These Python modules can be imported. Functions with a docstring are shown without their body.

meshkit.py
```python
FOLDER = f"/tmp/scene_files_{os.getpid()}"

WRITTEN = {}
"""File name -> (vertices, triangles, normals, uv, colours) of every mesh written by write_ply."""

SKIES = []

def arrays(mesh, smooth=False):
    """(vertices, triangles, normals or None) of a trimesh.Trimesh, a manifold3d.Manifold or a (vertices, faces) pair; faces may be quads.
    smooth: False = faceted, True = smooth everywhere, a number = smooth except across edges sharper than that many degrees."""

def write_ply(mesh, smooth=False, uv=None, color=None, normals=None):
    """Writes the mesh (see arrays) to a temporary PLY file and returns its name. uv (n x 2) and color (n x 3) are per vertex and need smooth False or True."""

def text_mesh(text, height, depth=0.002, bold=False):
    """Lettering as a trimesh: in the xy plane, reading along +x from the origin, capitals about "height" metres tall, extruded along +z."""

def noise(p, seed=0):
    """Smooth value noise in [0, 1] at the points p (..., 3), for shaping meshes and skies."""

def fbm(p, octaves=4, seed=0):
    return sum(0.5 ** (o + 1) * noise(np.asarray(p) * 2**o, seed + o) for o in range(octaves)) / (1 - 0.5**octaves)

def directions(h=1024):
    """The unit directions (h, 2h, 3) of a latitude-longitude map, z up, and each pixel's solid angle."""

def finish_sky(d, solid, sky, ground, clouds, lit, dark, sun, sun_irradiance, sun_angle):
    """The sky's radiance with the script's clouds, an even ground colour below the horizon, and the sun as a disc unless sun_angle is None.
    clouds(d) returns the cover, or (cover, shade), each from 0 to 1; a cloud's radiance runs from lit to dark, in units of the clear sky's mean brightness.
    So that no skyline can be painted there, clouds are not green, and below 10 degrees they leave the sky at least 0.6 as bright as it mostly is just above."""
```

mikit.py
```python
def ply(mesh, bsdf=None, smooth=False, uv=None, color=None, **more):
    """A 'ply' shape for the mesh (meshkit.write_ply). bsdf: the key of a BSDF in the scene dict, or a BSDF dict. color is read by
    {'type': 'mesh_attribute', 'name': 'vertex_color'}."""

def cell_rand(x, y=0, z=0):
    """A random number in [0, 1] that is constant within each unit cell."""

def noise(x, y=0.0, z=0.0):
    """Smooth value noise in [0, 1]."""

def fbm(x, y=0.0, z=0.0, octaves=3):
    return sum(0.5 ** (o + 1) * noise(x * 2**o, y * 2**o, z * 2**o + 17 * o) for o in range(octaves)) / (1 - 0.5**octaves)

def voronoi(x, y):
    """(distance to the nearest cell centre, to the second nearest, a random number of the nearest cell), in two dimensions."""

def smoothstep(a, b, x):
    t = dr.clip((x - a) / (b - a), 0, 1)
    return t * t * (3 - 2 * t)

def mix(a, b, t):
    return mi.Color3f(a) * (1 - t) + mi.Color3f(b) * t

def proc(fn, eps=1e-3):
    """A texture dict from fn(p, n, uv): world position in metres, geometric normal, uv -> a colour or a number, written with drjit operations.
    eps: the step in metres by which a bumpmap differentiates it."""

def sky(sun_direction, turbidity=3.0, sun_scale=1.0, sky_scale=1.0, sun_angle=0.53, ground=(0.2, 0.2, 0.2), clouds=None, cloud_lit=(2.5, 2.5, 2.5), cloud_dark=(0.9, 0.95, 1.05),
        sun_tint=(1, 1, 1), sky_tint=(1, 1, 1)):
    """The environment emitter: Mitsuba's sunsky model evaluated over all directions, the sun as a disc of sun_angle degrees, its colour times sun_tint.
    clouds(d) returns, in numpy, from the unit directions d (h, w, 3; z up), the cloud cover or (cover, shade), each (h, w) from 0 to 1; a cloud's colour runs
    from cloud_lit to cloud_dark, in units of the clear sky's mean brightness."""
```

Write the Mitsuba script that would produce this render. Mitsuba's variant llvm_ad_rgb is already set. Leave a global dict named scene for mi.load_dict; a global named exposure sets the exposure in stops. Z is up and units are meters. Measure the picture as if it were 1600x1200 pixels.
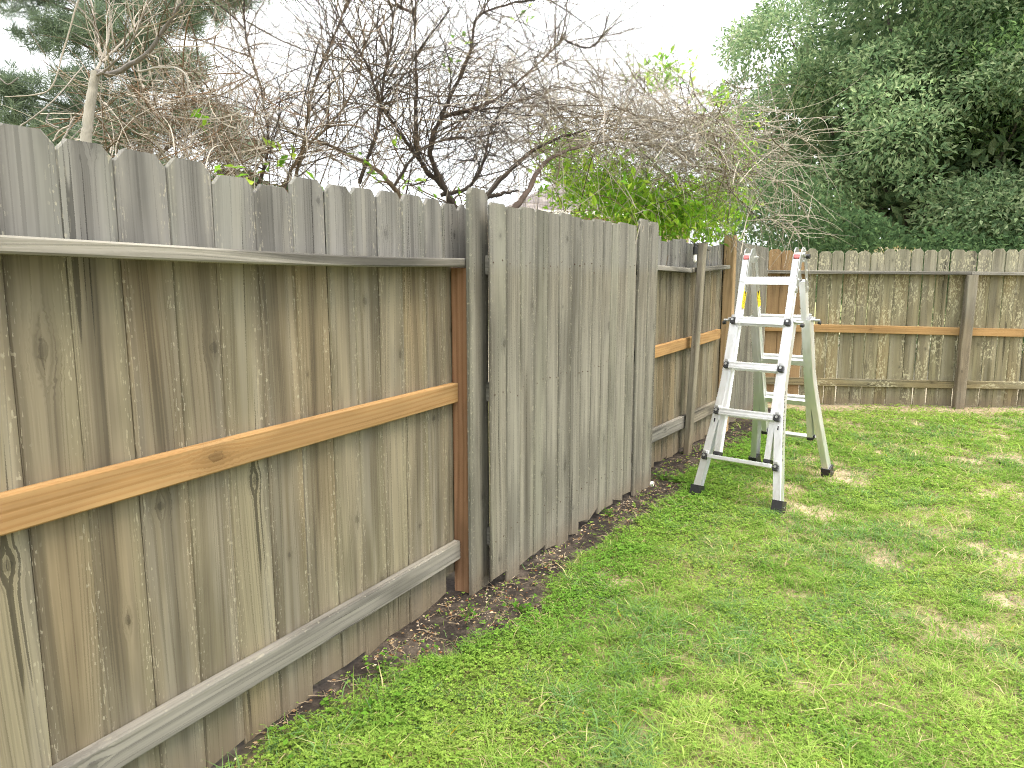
import math, random
import numpy as np, trimesh, drjit as dr, mitsuba as mi
import meshkit, mikit
from mikit import proc, noise, fbm, cell_rand, smoothstep, mix

T = mi.ScalarTransform4f
scene, labels = {}, {}
rng = np.random.default_rng(7)
random.seed(7)

# ------------------------------------------------------------------ camera, sky, exposure
PITCH = math.radians(8.5)
EYE = [0.0, 0.0, 1.5]
scene['camera'] = {'type': 'perspective', 'fov': 2 * math.degrees(math.atan(800 / 1111.0)), 'fov_axis': 'x', 'near_clip': 0.05, 'far_clip': 2000.0,
                   'to_world': T().look_at(origin=EYE, target=[0, math.cos(PITCH), EYE[2] - math.sin(PITCH)], up=[0, 0, 1])}


def cloud_cover(d):
    """An overcast sky: brightest overhead, dimmer and bluer towards the horizon, softly mottled."""
    low = meshkit.fbm(d * np.array([2.2, 2.2, 5.0]), 4, 3) - 0.5
    shade = np.clip(0.95 * (1 - d[..., 2]) ** 0.9 + 0.5 * low, 0, 1)
    return np.ones(d.shape[:2]), shade


SUN = [0.35, -0.25, 0.9]
scene['sky'] = mikit.sky(SUN, turbidity=4, sun_scale=0.2, sun_angle=25, clouds=cloud_cover, cloud_lit=(3.0, 3.0, 3.0), cloud_dark=(0.92, 0.97, 1.0), ground=(0.12, 0.13, 0.08))
exposure = 3.65

# ------------------------------------------------------------------ materials
# wood: uv.x = board index / 2 + 1/4 + metres across the board, uv.y = metres along it; index = 30 * style + board
STYLES = [  # light grain, dark grain, colour of the exposed top
    ((0.246, 0.217, 0.153), (0.153, 0.132, 0.093), (0.235, 0.233, 0.220)),   # 0 picket seen from the rail side
    ((0.228, 0.219, 0.184), (0.142, 0.133, 0.108), (0.226, 0.221, 0.196)),   # 1 grey board
    ((0.290, 0.280, 0.248), (0.140, 0.132, 0.118), (0.290, 0.280, 0.248)),   # 2 grey rail
    ((0.440, 0.285, 0.132), (0.330, 0.185, 0.070), (0.440, 0.285, 0.132)),   # 3 new pine rail
    ((0.350, 0.205, 0.115), (0.170, 0.085, 0.045), (0.350, 0.205, 0.115)),   # 4 brown post
    ((0.262, 0.236, 0.150), (0.188, 0.164, 0.100), (0.300, 0.285, 0.215)),   # 5 back picket
    ((0.490, 0.355, 0.205), (0.320, 0.215, 0.110), (0.400, 0.290, 0.170)),   # 6 cedar post
    ((0.330, 0.225, 0.120), (0.245, 0.150, 0.075), (0.310, 0.235, 0.140)),   # 7 newer picket
    ((0.300, 0.270, 0.215), (0.205, 0.180, 0.140), (0.300, 0.270, 0.215)),   # 8 grey brown post
]


def wood_coords(uv):
    k = dr.floor(uv.x * 2)
    x, y = uv.x - 0.5 * k - 0.25, uv.y
    st = dr.floor(k / 30)
    cell = dr.floor(y / 0.62 + 5 * cell_rand(k, 1))
    kx = (cell_rand(k, cell, 2) - 0.5) * 0.11
    ky = (cell + 0.2 + 0.6 * cell_rand(k, cell, 3) - 5 * cell_rand(k, 1)) * 0.62
    size = 0.004 + 0.010 * dr.square(cell_rand(k, cell, 4))
    size = dr.select(cell_rand(k, cell, 5) < 0.36, size, 1e-4)
    dx, dy = x - kx, (y - ky) * (0.45 + 0.5 * cell_rand(k, cell, 8))
    d = dr.sqrt(dx * dx + dy * dy) * (0.75 + 0.5 * noise(x * 190, y * 120, k))
    push = dr.exp(-dr.square(d / (size * 3.2))) * size * 1.5 * dr.select(dx > 0, -1.0, 1.0)
    warp = (noise(x * 9 + k * 3.1, y * 1.1, k) - 0.5) * 0.035
    return k, x, y, st, x + warp + push, d, size


def pick(st, j):
    c = mi.Color3f(STYLES[0][j])
    for i in range(1, len(STYLES)):
        c = dr.select(st == i, mi.Color3f(STYLES[i][j]), c)
    return c


def wood_color(p, n, uv):
    k, x, y, st, g, d, size = wood_coords(uv)
    new = dr.select((st == 3) | (st == 4) | (st == 7) | (st == 6), 1.0, 0.0)
    fine = noise(g * 420, y * 7, k)
    streak = fbm(g * 48, y * 1.1, k, 3)
    big = noise(x * 9, y * 0.9, k + 0.5)
    rings = 0.5 + 0.5 * dr.sin(g * (230 + 160 * cell_rand(k, 6)) + 9 * noise(x * 3, y * 0.8, k) + 3)
    t = dr.clip(0.46 * fine + 0.54 * smoothstep(0.30, 0.72, streak), 0, 1)
    t = dr.lerp(t, dr.clip(0.62 * rings * rings + 0.3 * streak + 0.15 * fine, 0, 1), dr.select(st == 2, 0.5, 0.75 * new))
    light, dark, top = pick(st, 0), pick(st, 1), pick(st, 2)
    up = smoothstep(1.50, 1.60, p.z + 0.05 * (big - 0.5)) * (1 - new)
    light = mix(light, top, up)
    dark = mix(dark, top * 0.74, up)
    c = mix(light, dark, t)
    tone = 0.91 + 0.18 * cell_rand(k, 7)
    c = c * (tone * (0.86 + 0.28 * big))
    # colour casts: some boards greenish with algae, some browner
    green = smoothstep(0.52, 0.78, noise(x * 14, y * 0.6, k + 3)) * (1 - new)
    c = mix(c, c * mi.Color3f(0.90, 1.0, 0.82), 0.20 * green)
    grime = smoothstep(0.42, 0.75, fbm(x * 13 + 5 * k, y * 2.6, k + 21, 3))
    c = c * (1 - dr.select(st == 3, 0.20, dr.select(st == 2, 0.42, 0.25)) * grime)
    pale = smoothstep(0.55, 0.8, fbm(x * 20, y * 1.4, k + 33, 3)) * (1 - new)
    c = mix(c, mi.Color3f(0.36, 0.345, 0.29), 0.22 * pale)
    warm = smoothstep(0.55, 0.85, noise(x * 6, y * 1.3, k + 7)) * (1 - new) * (1 - up)
    c = mix(c, c * mi.Color3f(1.16, 0.98, 0.74), 0.55 * warm * dr.select(st == 1, 0.2, 0.8))
    stain = smoothstep(0.62, 0.82, noise(g * 26, y * 0.55, k + 11)) * (1 - 0.7 * new)
    c = c * (1 - dr.select(st == 2, 0.48, 0.26) * stain)
    lines = smoothstep(0.62, 0.86, noise(g * 270, y * 1.7, k + 9)) * (1 - 0.6 * new)
    c = c * (1 - 0.24 * lines)
    split = smoothstep(0.83, 0.88, noise(g * 150, y * 1.3, k + 5)) * smoothstep(0.55, 0.7, noise(x * 8, y * 1.1, k + 41)) * (1 - 0.8 * new)
    c = c * (1 - 0.6 * split)
    # pale flakes and lichen
    fl = smoothstep(0.80, 0.88, noise(x * 330, y * 70, k)) * smoothstep(0.035, 0.066, dr.abs(x)) * (1 - new)
    c = mix(c, mi.Color3f(0.42, 0.40, 0.31), 0.5 * fl)
    lich = smoothstep(0.53, 0.66, fbm(x * 110, y * 45, k, 3)) * smoothstep(0.48, 0.68, noise(x * 11, y * 3.1, k + 2)) * dr.select(st == 5, 0.75, 0.0) * (1 - new)
    c = mix(c, mi.Color3f(0.56, 0.53, 0.36), 0.8 * lich)
    # knots
    knot = 1 - smoothstep(size * 0.7, size * 1.05, d)
    ring = smoothstep(size * 0.85, size, d) * (1 - smoothstep(size * 1.0, size * 1.3, d))
    c = c * (1 - 0.24 * knot - 0.28 * ring) * (1 - 0.22 * dr.exp(-dr.square(d / (size * 2.6))))
    # bottom of the boards: earth splash
    splash = (1 - smoothstep(0.02, 0.16, p.z + 0.08 * (streak - 0.5))) * (1 - new)
    c = mix(c, mi.Color3f(0.17, 0.135, 0.095), 0.55 * splash)
    return dr.clip(c * 0.93, 0.01, 0.9)


def wood_height(p, n, uv):
    k, x, y, st, g, d, size = wood_coords(uv)
    new = dr.select((st == 3) | (st == 4) | (st == 7), 0.35, 1.0)
    h = 0.0007 * noise(g * 420, y * 6, k) + 0.0022 * fbm(g * 60, y * 1.3, k, 2)
    crack = smoothstep(0.80, 0.86, noise(g * 110, y * 2.2, k + 5))
    return (h - 0.0015 * crack) * new + 0.001 * (1 - smoothstep(size * 0.8, size * 1.1, d))


scene['wood'] = {'type': 'twosided', 'bsdf': {'type': 'bumpmap', 'arbitrary': {**proc(wood_height, eps=7e-4)}, 'scale': 1.0,
                 'bsdf': {'type': 'principled', 'base_color': proc(wood_color), 'roughness': 0.85, 'specular': 0.25}}}
VC = {'type': 'mesh_attribute', 'name': 'vertex_color'}
scene['leaf'] = {'type': 'principledthin', 'base_color': VC, 'diff_trans': 0.9, 'roughness': 0.55, 'eta': 1.35}
scene['gloss_leaf'] = {'type': 'principledthin', 'base_color': VC, 'diff_trans': 1.05, 'roughness': 0.36, 'eta': 1.45}
scene['twig'] = {'type': 'twosided', 'bsdf': {'type': 'principled', 'base_color': VC, 'roughness': 0.85, 'specular': 0.2}}
scene['litter'] = {'type': 'twosided', 'bsdf': {'type': 'diffuse', 'reflectance': VC}}


def rgb(*c):
    return {'type': 'rgb', 'value': list(c)}


def alu_rough(p, n, uv):
    return 0.30 + 0.16 * noise(p.x * 60, p.y * 60, p.z * 9)


def alu_col(p, n, uv):
    return mix((0.86, 0.87, 0.88), (0.74, 0.75, 0.75), smoothstep(0.45, 0.8, fbm(p.x * 25, p.y * 25, p.z * 6, 3)))


scene['aluminium'] = {'type': 'twosided', 'bsdf': {'type': 'principled', 'base_color': proc(alu_col), 'metallic': 0.82, 'roughness': proc(alu_rough), 'specular': 0.5}}
scene['zinc'] = {'type': 'twosided', 'bsdf': {'type': 'principled', 'base_color': rgb(.52, .53, .52), 'metallic': 0.9, 'roughness': 0.34}}
scene['black_plastic'] = {'type': 'twosided', 'bsdf': {'type': 'principled', 'base_color': rgb(.018, .018, .02), 'roughness': 0.45}}
scene['red_plastic'] = {'type': 'twosided', 'bsdf': {'type': 'principled', 'base_color': rgb(.60, .17, .17), 'roughness': 0.4}}
scene['yellow_print'] = {'type': 'twosided', 'bsdf': {'type': 'principled', 'base_color': rgb(.80, .62, .02), 'roughness': 0.4}}
scene['rust'] = {'type': 'principled', 'base_color': rgb(.075, .048, .035), 'roughness': 0.7, 'metallic': 0.3}
scene['black_print'] = {'type': 'twosided', 'bsdf': {'type': 'diffuse', 'reflectance': rgb(.02, .02, .025)}}
scene['white_plastic'] = {'type': 'twosided', 'bsdf': {'type': 'principled', 'base_color': rgb(.8, .8, .77), 'roughness': 0.4}}
scene['bulb_glass'] = {'type': 'twosided', 'bsdf': {'type': 'principled', 'base_color': rgb(.85, .84, .78), 'roughness': 0.15}}


def soil(p, n, uv):
    bed, bare = uv.x, uv.y
    f = fbm(p.x * 30, p.y * 30, 0.0, 3)
    m = noise(p.x * 90, p.y * 90)
    b = fbm(p.x * 4, p.y * 4, 0.0, 2)
    lawn = mix((0.14, 0.145, 0.06), (0.25, 0.21, 0.12), smoothstep(0.3, 0.7, f))
    sand = mix((0.42, 0.35, 0.24), (0.26, 0.21, 0.14), smoothstep(0.3, 0.75, 0.6 * f + 0.4 * b))
    earth = mix((0.036, 0.031, 0.028), (0.095, 0.080, 0.066), smoothstep(0.35, 0.75, 0.55 * f + 0.45 * b))
    c = mix(lawn, sand, bare)
    c = mix(c, earth, bed)
    beyond = smoothstep(8.5, 8.9, p.y + 0.09 * (p.x - 2.95))
    c = mix(c, mix((0.60, 0.55, 0.44), (0.48, 0.43, 0.32), f), beyond)
    far = smoothstep(16.0, 26.0, dr.sqrt(p.x * p.x + p.y * p.y))
    c = mix(c, mix((0.30, 0.29, 0.16), (0.24, 0.27, 0.12), b), far)
    return c * (0.8 + 0.4 * m)


scene['soil'] = {'type': 'twosided', 'bsdf': {'type': 'diffuse', 'reflectance': proc(soil)}}


def shingle(p, n, uv):
    row = dr.floor(p.z / 0.09)
    return mix((0.16, 0.145, 0.14), (0.24, 0.22, 0.21), cell_rand(dr.floor(p.x / 0.3 + 0.5 * row), row)) * (0.8 + 0.4 * noise(p.x * 9, p.y * 9, p.z * 9))


def stucco(p, n, uv):
    return mix((0.55, 0.42, 0.32), (0.47, 0.35, 0.27), fbm(p.x * 2, p.y * 2, p.z * 3))


scene['shingle'] = {'type': 'twosided', 'bsdf': {'type': 'diffuse', 'reflectance': proc(shingle)}}
scene['stucco'] = {'type': 'twosided', 'bsdf': {'type': 'diffuse', 'reflectance': proc(stucco)}}
scene['white_paint'] = {'type': 'twosided', 'bsdf': {'type': 'principled', 'base_color': rgb(.7, .69, .65), 'roughness': .5}}
scene['window_glass'] = {'type': 'twosided', 'bsdf': {'type': 'principled', 'base_color': rgb(.05, .06, .07), 'roughness': .08, 'specular': .8}}


# ------------------------------------------------------------------ entries
def numbered(key):
    if key not in scene and key not in TAKEN:
        return key
    i = 1
    while f'{key}_{i:03d}' in scene or f'{key}_{i:03d}' in TAKEN:
        i += 1
    return f'{key}_{i:03d}'


TAKEN = set()


def thing(name, label=None, cat=None, group=None, kind=None):
    key = numbered(name)
    TAKEN.add(key)
    lab = {}
    for a, b in (('label', label), ('category', cat), ('group', group), ('kind', kind)):
        if b:
            lab[a] = b
    labels[key] = lab
    return key


def put(key, mesh, bsdf, **kw):
    scene[key] = mikit.ply(mesh, bsdf, **kw)
    return key


def part(parent, name, mesh, bsdf, label=None, kind=None, **kw):
    key = numbered(parent + '__' + name)
    scene[key] = mikit.ply(mesh, bsdf, **kw)
    if label or kind:
        labels[key] = {k: v for k, v in (('label', label), ('kind', kind)) if v}
    return key


# ------------------------------------------------------------------ mesh helpers
def tubes(P, R, sides=4, closed_tip=False):
    """P (n, k, 3) points, R (n, k) or (k,) radii -> vertices, faces of n tubes."""
    P = np.asarray(P, float)
    n, k, _ = P.shape
    R = np.broadcast_to(R, (n, k))
    tan = np.gradient(P, axis=1)
    tan /= np.linalg.norm(tan, axis=2, keepdims=True) + 1e-12
    ref = np.where(np.abs(tan[:, :1, 2:3]) < 0.8, np.array([[[0, 0, 1.0]]]), np.array([[[1.0, 0, 0]]]))
    a = np.cross(tan, np.broadcast_to(ref, tan.shape))
    a /= np.linalg.norm(a, axis=2, keepdims=True) + 1e-12
    b = np.cross(tan, a)
    ang = np.arange(sides) * 2 * np.pi / sides
    V = P[:, :, None] + R[:, :, None, None] * (np.cos(ang)[None, None, :, None] * a[:, :, None] + np.sin(ang)[None, None, :, None] * b[:, :, None])
    idx = np.arange(n * k * sides).reshape(n, k, sides)
    p, q = idx[:, :-1], idx[:, 1:]
    p2, q2 = np.roll(p, -1, 2), np.roll(q, -1, 2)
    F = np.concatenate([np.stack([p, p2, q2], -1).reshape(-1, 3), np.stack([p, q2, q], -1).reshape(-1, 3)])
    return V.reshape(-1, 3), F


def resample(pts, k):
    """Smooth (Catmull-Rom) curve with k points through pts."""
    p = np.asarray(pts, float)
    if len(p) == 2:
        return p[0] + (p[1] - p[0]) * np.linspace(0, 1, k)[:, None]
    e = np.vstack([2 * p[0] - p[1], p, 2 * p[-1] - p[-2]])
    t = np.linspace(0, len(p) - 1 - 1e-9, k)
    i = t.astype(int)
    f = (t - i)[:, None]
    a, b, c, d = e[i], e[i + 1], e[i + 2], e[i + 3]
    return 0.5 * (2 * b + (c - a) * f + (2 * a - 5 * b + 4 * c - d) * f ** 2 + (3 * b - a - 3 * c + d) * f ** 3)


def limb(pts, r0, r1, k=14, sides=7, rough=0.12, seed=0):
    c = resample(pts, k)
    g = np.random.default_rng(seed + 100)
    c = c + (g.random(c.shape) - .5) * r0 * 5 * rough
    r = np.linspace(r0, r1, k) * (1 + rough * (g.random(k) - .5) * 2)
    return tubes(c[None], r[None], sides)


def flat_color(n, c, jitter=0.15, g=None):
    g = g or rng
    return np.clip(np.asarray(c) * (1 + jitter * (g.random((n, 1)) * 2 - 1)), 0, 1)


def leaves(pos, axis, nor, ln, wd, col, fold=0.25):
    """Folded kite leaves, 4 vertices and 2 triangles each."""
    n = len(pos)
    axis = axis / (np.linalg.norm(axis, axis=1, keepdims=True) + 1e-9)
    side = np.cross(axis, nor)
    side /= np.linalg.norm(side, axis=1, keepdims=True) + 1e-9
    up = np.cross(side, axis)
    ln, wd = np.broadcast_to(ln, n)[:, None], np.broadcast_to(wd, n)[:, None]
    m = pos + axis * ln * 0.45
    V = np.stack([pos, m + side * wd / 2 + up * wd * fold, pos + axis * ln - up * ln * 0.08, m - side * wd / 2 + up * wd * fold], 1)
    i = np.arange(n)[:, None] * 4
    F = np.concatenate([i + [0, 1, 2], i + [0, 2, 3]])
    return V.reshape(-1, 3), F, np.repeat(col, 4, 0)


def unit(n, g=None):
    v = (g or rng).normal(size=(n, 3))
    return v / np.linalg.norm(v, axis=1, keepdims=True)


def box(sx, sy, sz, c=0.0):
    if c <= 0:
        return trimesh.creation.box((sx, sy, sz))
    pts = np.array([[x, y, z] for x in (-1, 1) for y in (-1, 1) for z in (-1, 1)], float)
    all_ = []
    for k in range(3):
        s = np.array([sx, sy, sz]) / 2 - c
        s[k] += c
        all_.append(pts * s)
    return trimesh.convex.convex_hull(np.vstack(all_))


def merge(*parts):
    V, F, C, at = [], [], [], 0
    for p in parts:
        V.append(p[0])
        F.append(np.asarray(p[1]) + at)
        if len(p) > 2:
            C.append(p[2])
        at += len(p[0])
    return (np.vstack(V), np.vstack(F)) + ((np.vstack(C),) if C else ())


# ------------------------------------------------------------------ fences
def heading(deg):
    t = math.radians(deg)
    return np.array([math.sin(t), math.cos(t)])


class Line:
    """A fence line: s metres along it, o metres towards the yard, z up."""
    def __init__(self, p, d):
        self.p, self.d = np.asarray(p, float), np.asarray(d, float)
        self.n = np.array([self.d[1], -self.d[0]])

    def at(self, s, o=0.0, z=0.0):
        return np.array([*(self.p + self.d * s + self.n * o), z])


LINE_A = Line((-0.30, 3.23), heading(27))
LINE_B = Line((-0.10, 3.27), heading(31))
LINE_C = Line((0.847, 5.108), heading(33))
LINE_D = Line((2.17, 7.15), heading(35.5))
_e = np.array([.996, -.09]) / np.hypot(.996, .09)
LINE_E = Line((2.95, 8.45), _e)
COUNT = [0]


def plank(W, TH, L, style, dog=0.0, segs=7, bow=0.004, rag=0.0, c=0.0048, grain=None):
    """A board along +z from 0 to L: x across, y thickness; chamfered edges, slight bow, ragged foot; -> vertices, faces, uv."""
    COUNT[0] += 1
    k = style * 30 + (COUNT[0] * 7 + int(rng.integers(0, 30))) % 30
    hw, ht = W / 2, TH / 2
    zs = list(np.linspace(0, L - dog, segs + 1))
    inset = [0.0] * (segs + 1)
    if dog:
        j = rng.normal(size=2) * 0.002
        zs += [L + j[0]]
        inset += [dog * 0.95]
    ph, am = rng.random(2) * 6, (rng.random(2) - .5) * 2 * bow
    rings, uv = [], []
    for i, (z, ins) in enumerate(zip(zs, inset)):
        w = hw - ins
        pts = np.array([[-w + c, -ht], [w - c, -ht], [w, -ht + c], [w, ht - c], [w - c, ht], [-w + c, ht], [-w, ht - c], [-w, -ht + c]])
        pts = pts + (rng.random(pts.shape) - .5) * 0.0012
        u = z / max(L, .1) * 3.0
        q = np.column_stack([pts[:, 0] + am[0] * math.sin(u + ph[0]), pts[:, 1] + am[1] * math.sin(u * 1.3 + ph[1]), np.full(8, z)])
        if i == 0 and rag:
            q[:, 2] += rag * (rng.random() - .5) * 1.5 + rag * pts[:, 0] / hw * (rng.random() - .5) + rag * 0.5 * (rng.random(8) - .5)
        if i == len(zs) - 1:
            q[:, 2] += (rng.random(8) - .5) * 0.004
        rings.append(q)
        uv.append(np.column_stack([k * 0.5 + 0.25 + pts[:, 0] * 0.97 + pts[:, 1] * 0.6, q[:, 2]]))
    n = len(rings)
    V, U = np.vstack(rings), np.vstack(uv)
    idx = np.arange(n * 8).reshape(n, 8)
    p, q = idx[:-1], idx[1:]
    p2, q2 = np.roll(p, -1, 1), np.roll(q, -1, 1)
    F = [np.stack([p, p2, q2], -1).reshape(-1, 3), np.stack([p, q2, q], -1).reshape(-1, 3)]
    for ring, flip in ((rings[0], True), (rings[-1], False)):
        base = len(V)
        V = np.vstack([V, ring])
        U = np.vstack([U, np.column_stack([k * 0.5 + 0.25 + ring[:, 0], ring[:, 2] * 0 + 3.3 + ring[:, 1]])])
        f = np.array([[base, base + i, base + i + 1] for i in range(1, 7)])
        F.append(f[:, ::-1] if flip else f)
    return V, np.vstack(F), U


def stand(line, s, o, z0, pl, lean=0.0, tilt=0.0):
    """An upright board: its width along the fence, its front (+y) to the yard, the middle of its back face at s, o."""
    V, F, U = pl
    ax, n = np.array([*line.d, 0]), np.array([*line.n, 0])
    th = V[:, 1].max() - V[:, 1].min()
    W = line.at(s, o, z0) + V[:, :1] * ax + (V[:, 1:2] + th / 2) * n + V[:, 2:] * np.array([0, 0, 1.0])
    W = W + (V[:, 2:] * lean) * ax + V[:, 2:] * tilt * n
    return (W, F[:, ::-1]), U          # x along d, y along n, z up is left-handed


def lay(line, s0, s1, o, z0, z1, pl):
    """A rail from s0 to s1: the board's width is upright, its thickness points to the yard; its back at o."""
    V, F, U = pl
    L = V[:, 2].max()
    th = V[:, 1].max() - V[:, 1].min()
    f = V[:, 2:] / L
    base = line.at(s0, o) * (1 - f) + line.at(s1, o) * f
    W = base + np.array([0, 0, 1.0]) * (z0 * (1 - f) + z1 * f + V[:, :1]) + np.array([*line.n, 0]) * (V[:, 1:2] + th / 2)
    return (W, F), U


def board(parent, name, placed, label=None):
    (V, F), U = placed
    return part(parent, name, (V, F), 'wood', label, uv=U)


def picket_run(f, line, edges, tops, bots, style, o=-0.018, gap=0.0007, dog=0.029, rag=0.02, th=0.016, skip=(), styles=None, tilt=0.003):
    for i in range(len(edges) - 1):
        if i in skip:
            continue
        a, b = edges[i], edges[i + 1]
        w = max(0.05, b - a - gap * (0.4 + 1.2 * rng.random()))
        zb, zt = bots[i], tops[i]
        st = styles[i] if styles else style
        board(f, 'picket', stand(line, (a + b) / 2, o + rng.normal() * 0.0012, zb, plank(w, th, zt - zb, st, dog=dog, rag=rag, bow=0.002), lean=rng.normal() * 0.0012, tilt=rng.normal() * tilt * 0.3))


def rails_for(f, line, s0, s1, top, mid, low, mid_style=3, sag=0.0, two_mid=None):
    if top:
        pl = plank(0.038, 0.088, s1 - s0, 2, segs=10, bow=0.004)
        pl = (pl[0] + np.column_stack([0.006 * np.sin(pl[0][:, 2] * 2.1 + 1) - sag * np.sin(np.pi * pl[0][:, 2] / (s1 - s0)), 0 * pl[0][:, 0], 0 * pl[0][:, 0]]), pl[1], pl[2])
        board(f, 'top_rail', lay(line, s0, s1, 0.001, top[0], top[1], pl))
    if mid:
        board(f, 'middle_rail', lay(line, s0, s1 - 0.002, 0.001, mid[0], mid[1], plank(0.090, 0.038, s1 - s0, mid_style, segs=8, bow=0.003, c=0.004)), 'new honey coloured rail' if mid_style == 3 else None)
    if low:
        board(f, 'bottom_rail', lay(line, s0, s1 - 0.003, 0.0015, low[0], low[1], plank(0.092, 0.038, s1 - s0, 2, segs=10, bow=0.006, c=0.005)), 'grey weathered bottom rail')


# bay A: nearest, at the left, rails towards the yard
fa = thing('wooden_fence', 'nearest fence bay at left, tan pickets behind three rails, the middle one honey coloured', 'fence')
edges_a = [-4.92 + .14 * i for i in range(14)] + [-2.96, -2.82, -2.68, -2.54, -2.40, -2.26, -2.115, -1.975, -1.832, -1.69, -1.546, -1.397, -1.247, -1.09, -.931, -.771, -.628, -.478, -.321, -.158, -.02, .12, .20]
tops_a = [1.82 + .008 * (i * 5 % 3) for i in range(14)] + [1.83, 1.82, 1.835, 1.825, 1.83, 1.82, 1.832, 1.835, 1.836, 1.826, 1.822, 1.824, 1.798, 1.790, 1.834, 1.826, 1.832, 1.836, 1.834, 1.836, 1.830, 1.834]
bots_a = [.0, .01] * 7 + [.0, .01, .0, .01, .0, .01, .0, .0, .0, .0, .005, .0, .01, .0, .012, .013, .0, .005, -.01, .008, .09, .05]
picket_run(fa, LINE_A, edges_a, tops_a, bots_a, 0)
rails_for(fa, LINE_A, -4.92, -2.46, (1.570, 1.570), (0.977, 0.977), (0.30, 0.30))
board(fa, 'post', stand(LINE_A, -2.41, 0.002, -0.12, plank(0.088, 0.088, 1.664, 4, c=0.005)))
rails_for(fa, LINE_A, -2.36, 0.036, (1.570, 1.568), (0.976, 0.975), (0.283, 0.217), sag=0.004)
board(fa, 'post', stand(LINE_A, 0.083, 0.002, -0.12, plank(0.088, 0.088, 1.664, 4, c=0.005, bow=0.002)), 'reddish brown square post at the right end')

# bay B: boards towards the yard
fb = thing('wooden_fence', 'middle fence bay with rough grey upright boards facing the yard and ragged bottoms', 'fence')
edges_b = [-.019, .117, .243, .385, .523, .654, .803, .935, 1.076, 1.215, 1.342, 1.455, 1.618, 1.767]
tops_b = [1.833, 1.825, 1.835, 1.832, 1.830, 1.836, 1.828, 1.826, 1.833, 1.836, 1.83, 1.84, 1.838]
bots_b = [.065, -.06, .02, .015, .01, -.01, .015, .04, .055, .03, .04, .01, .02]
picket_run(fb, LINE_B, edges_b, tops_b, bots_b, 1, o=0.0, gap=0.0022, dog=0.012, rag=0.05, th=0.017)
board(fb, 'end_board', stand(LINE_A, 0.108, 0.092, -0.10, plank(0.172, 0.022, 1.995, 1, dog=0.03, bow=0.002, c=0.004)), 'wide pale grey end board, taller than the rest')
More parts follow.
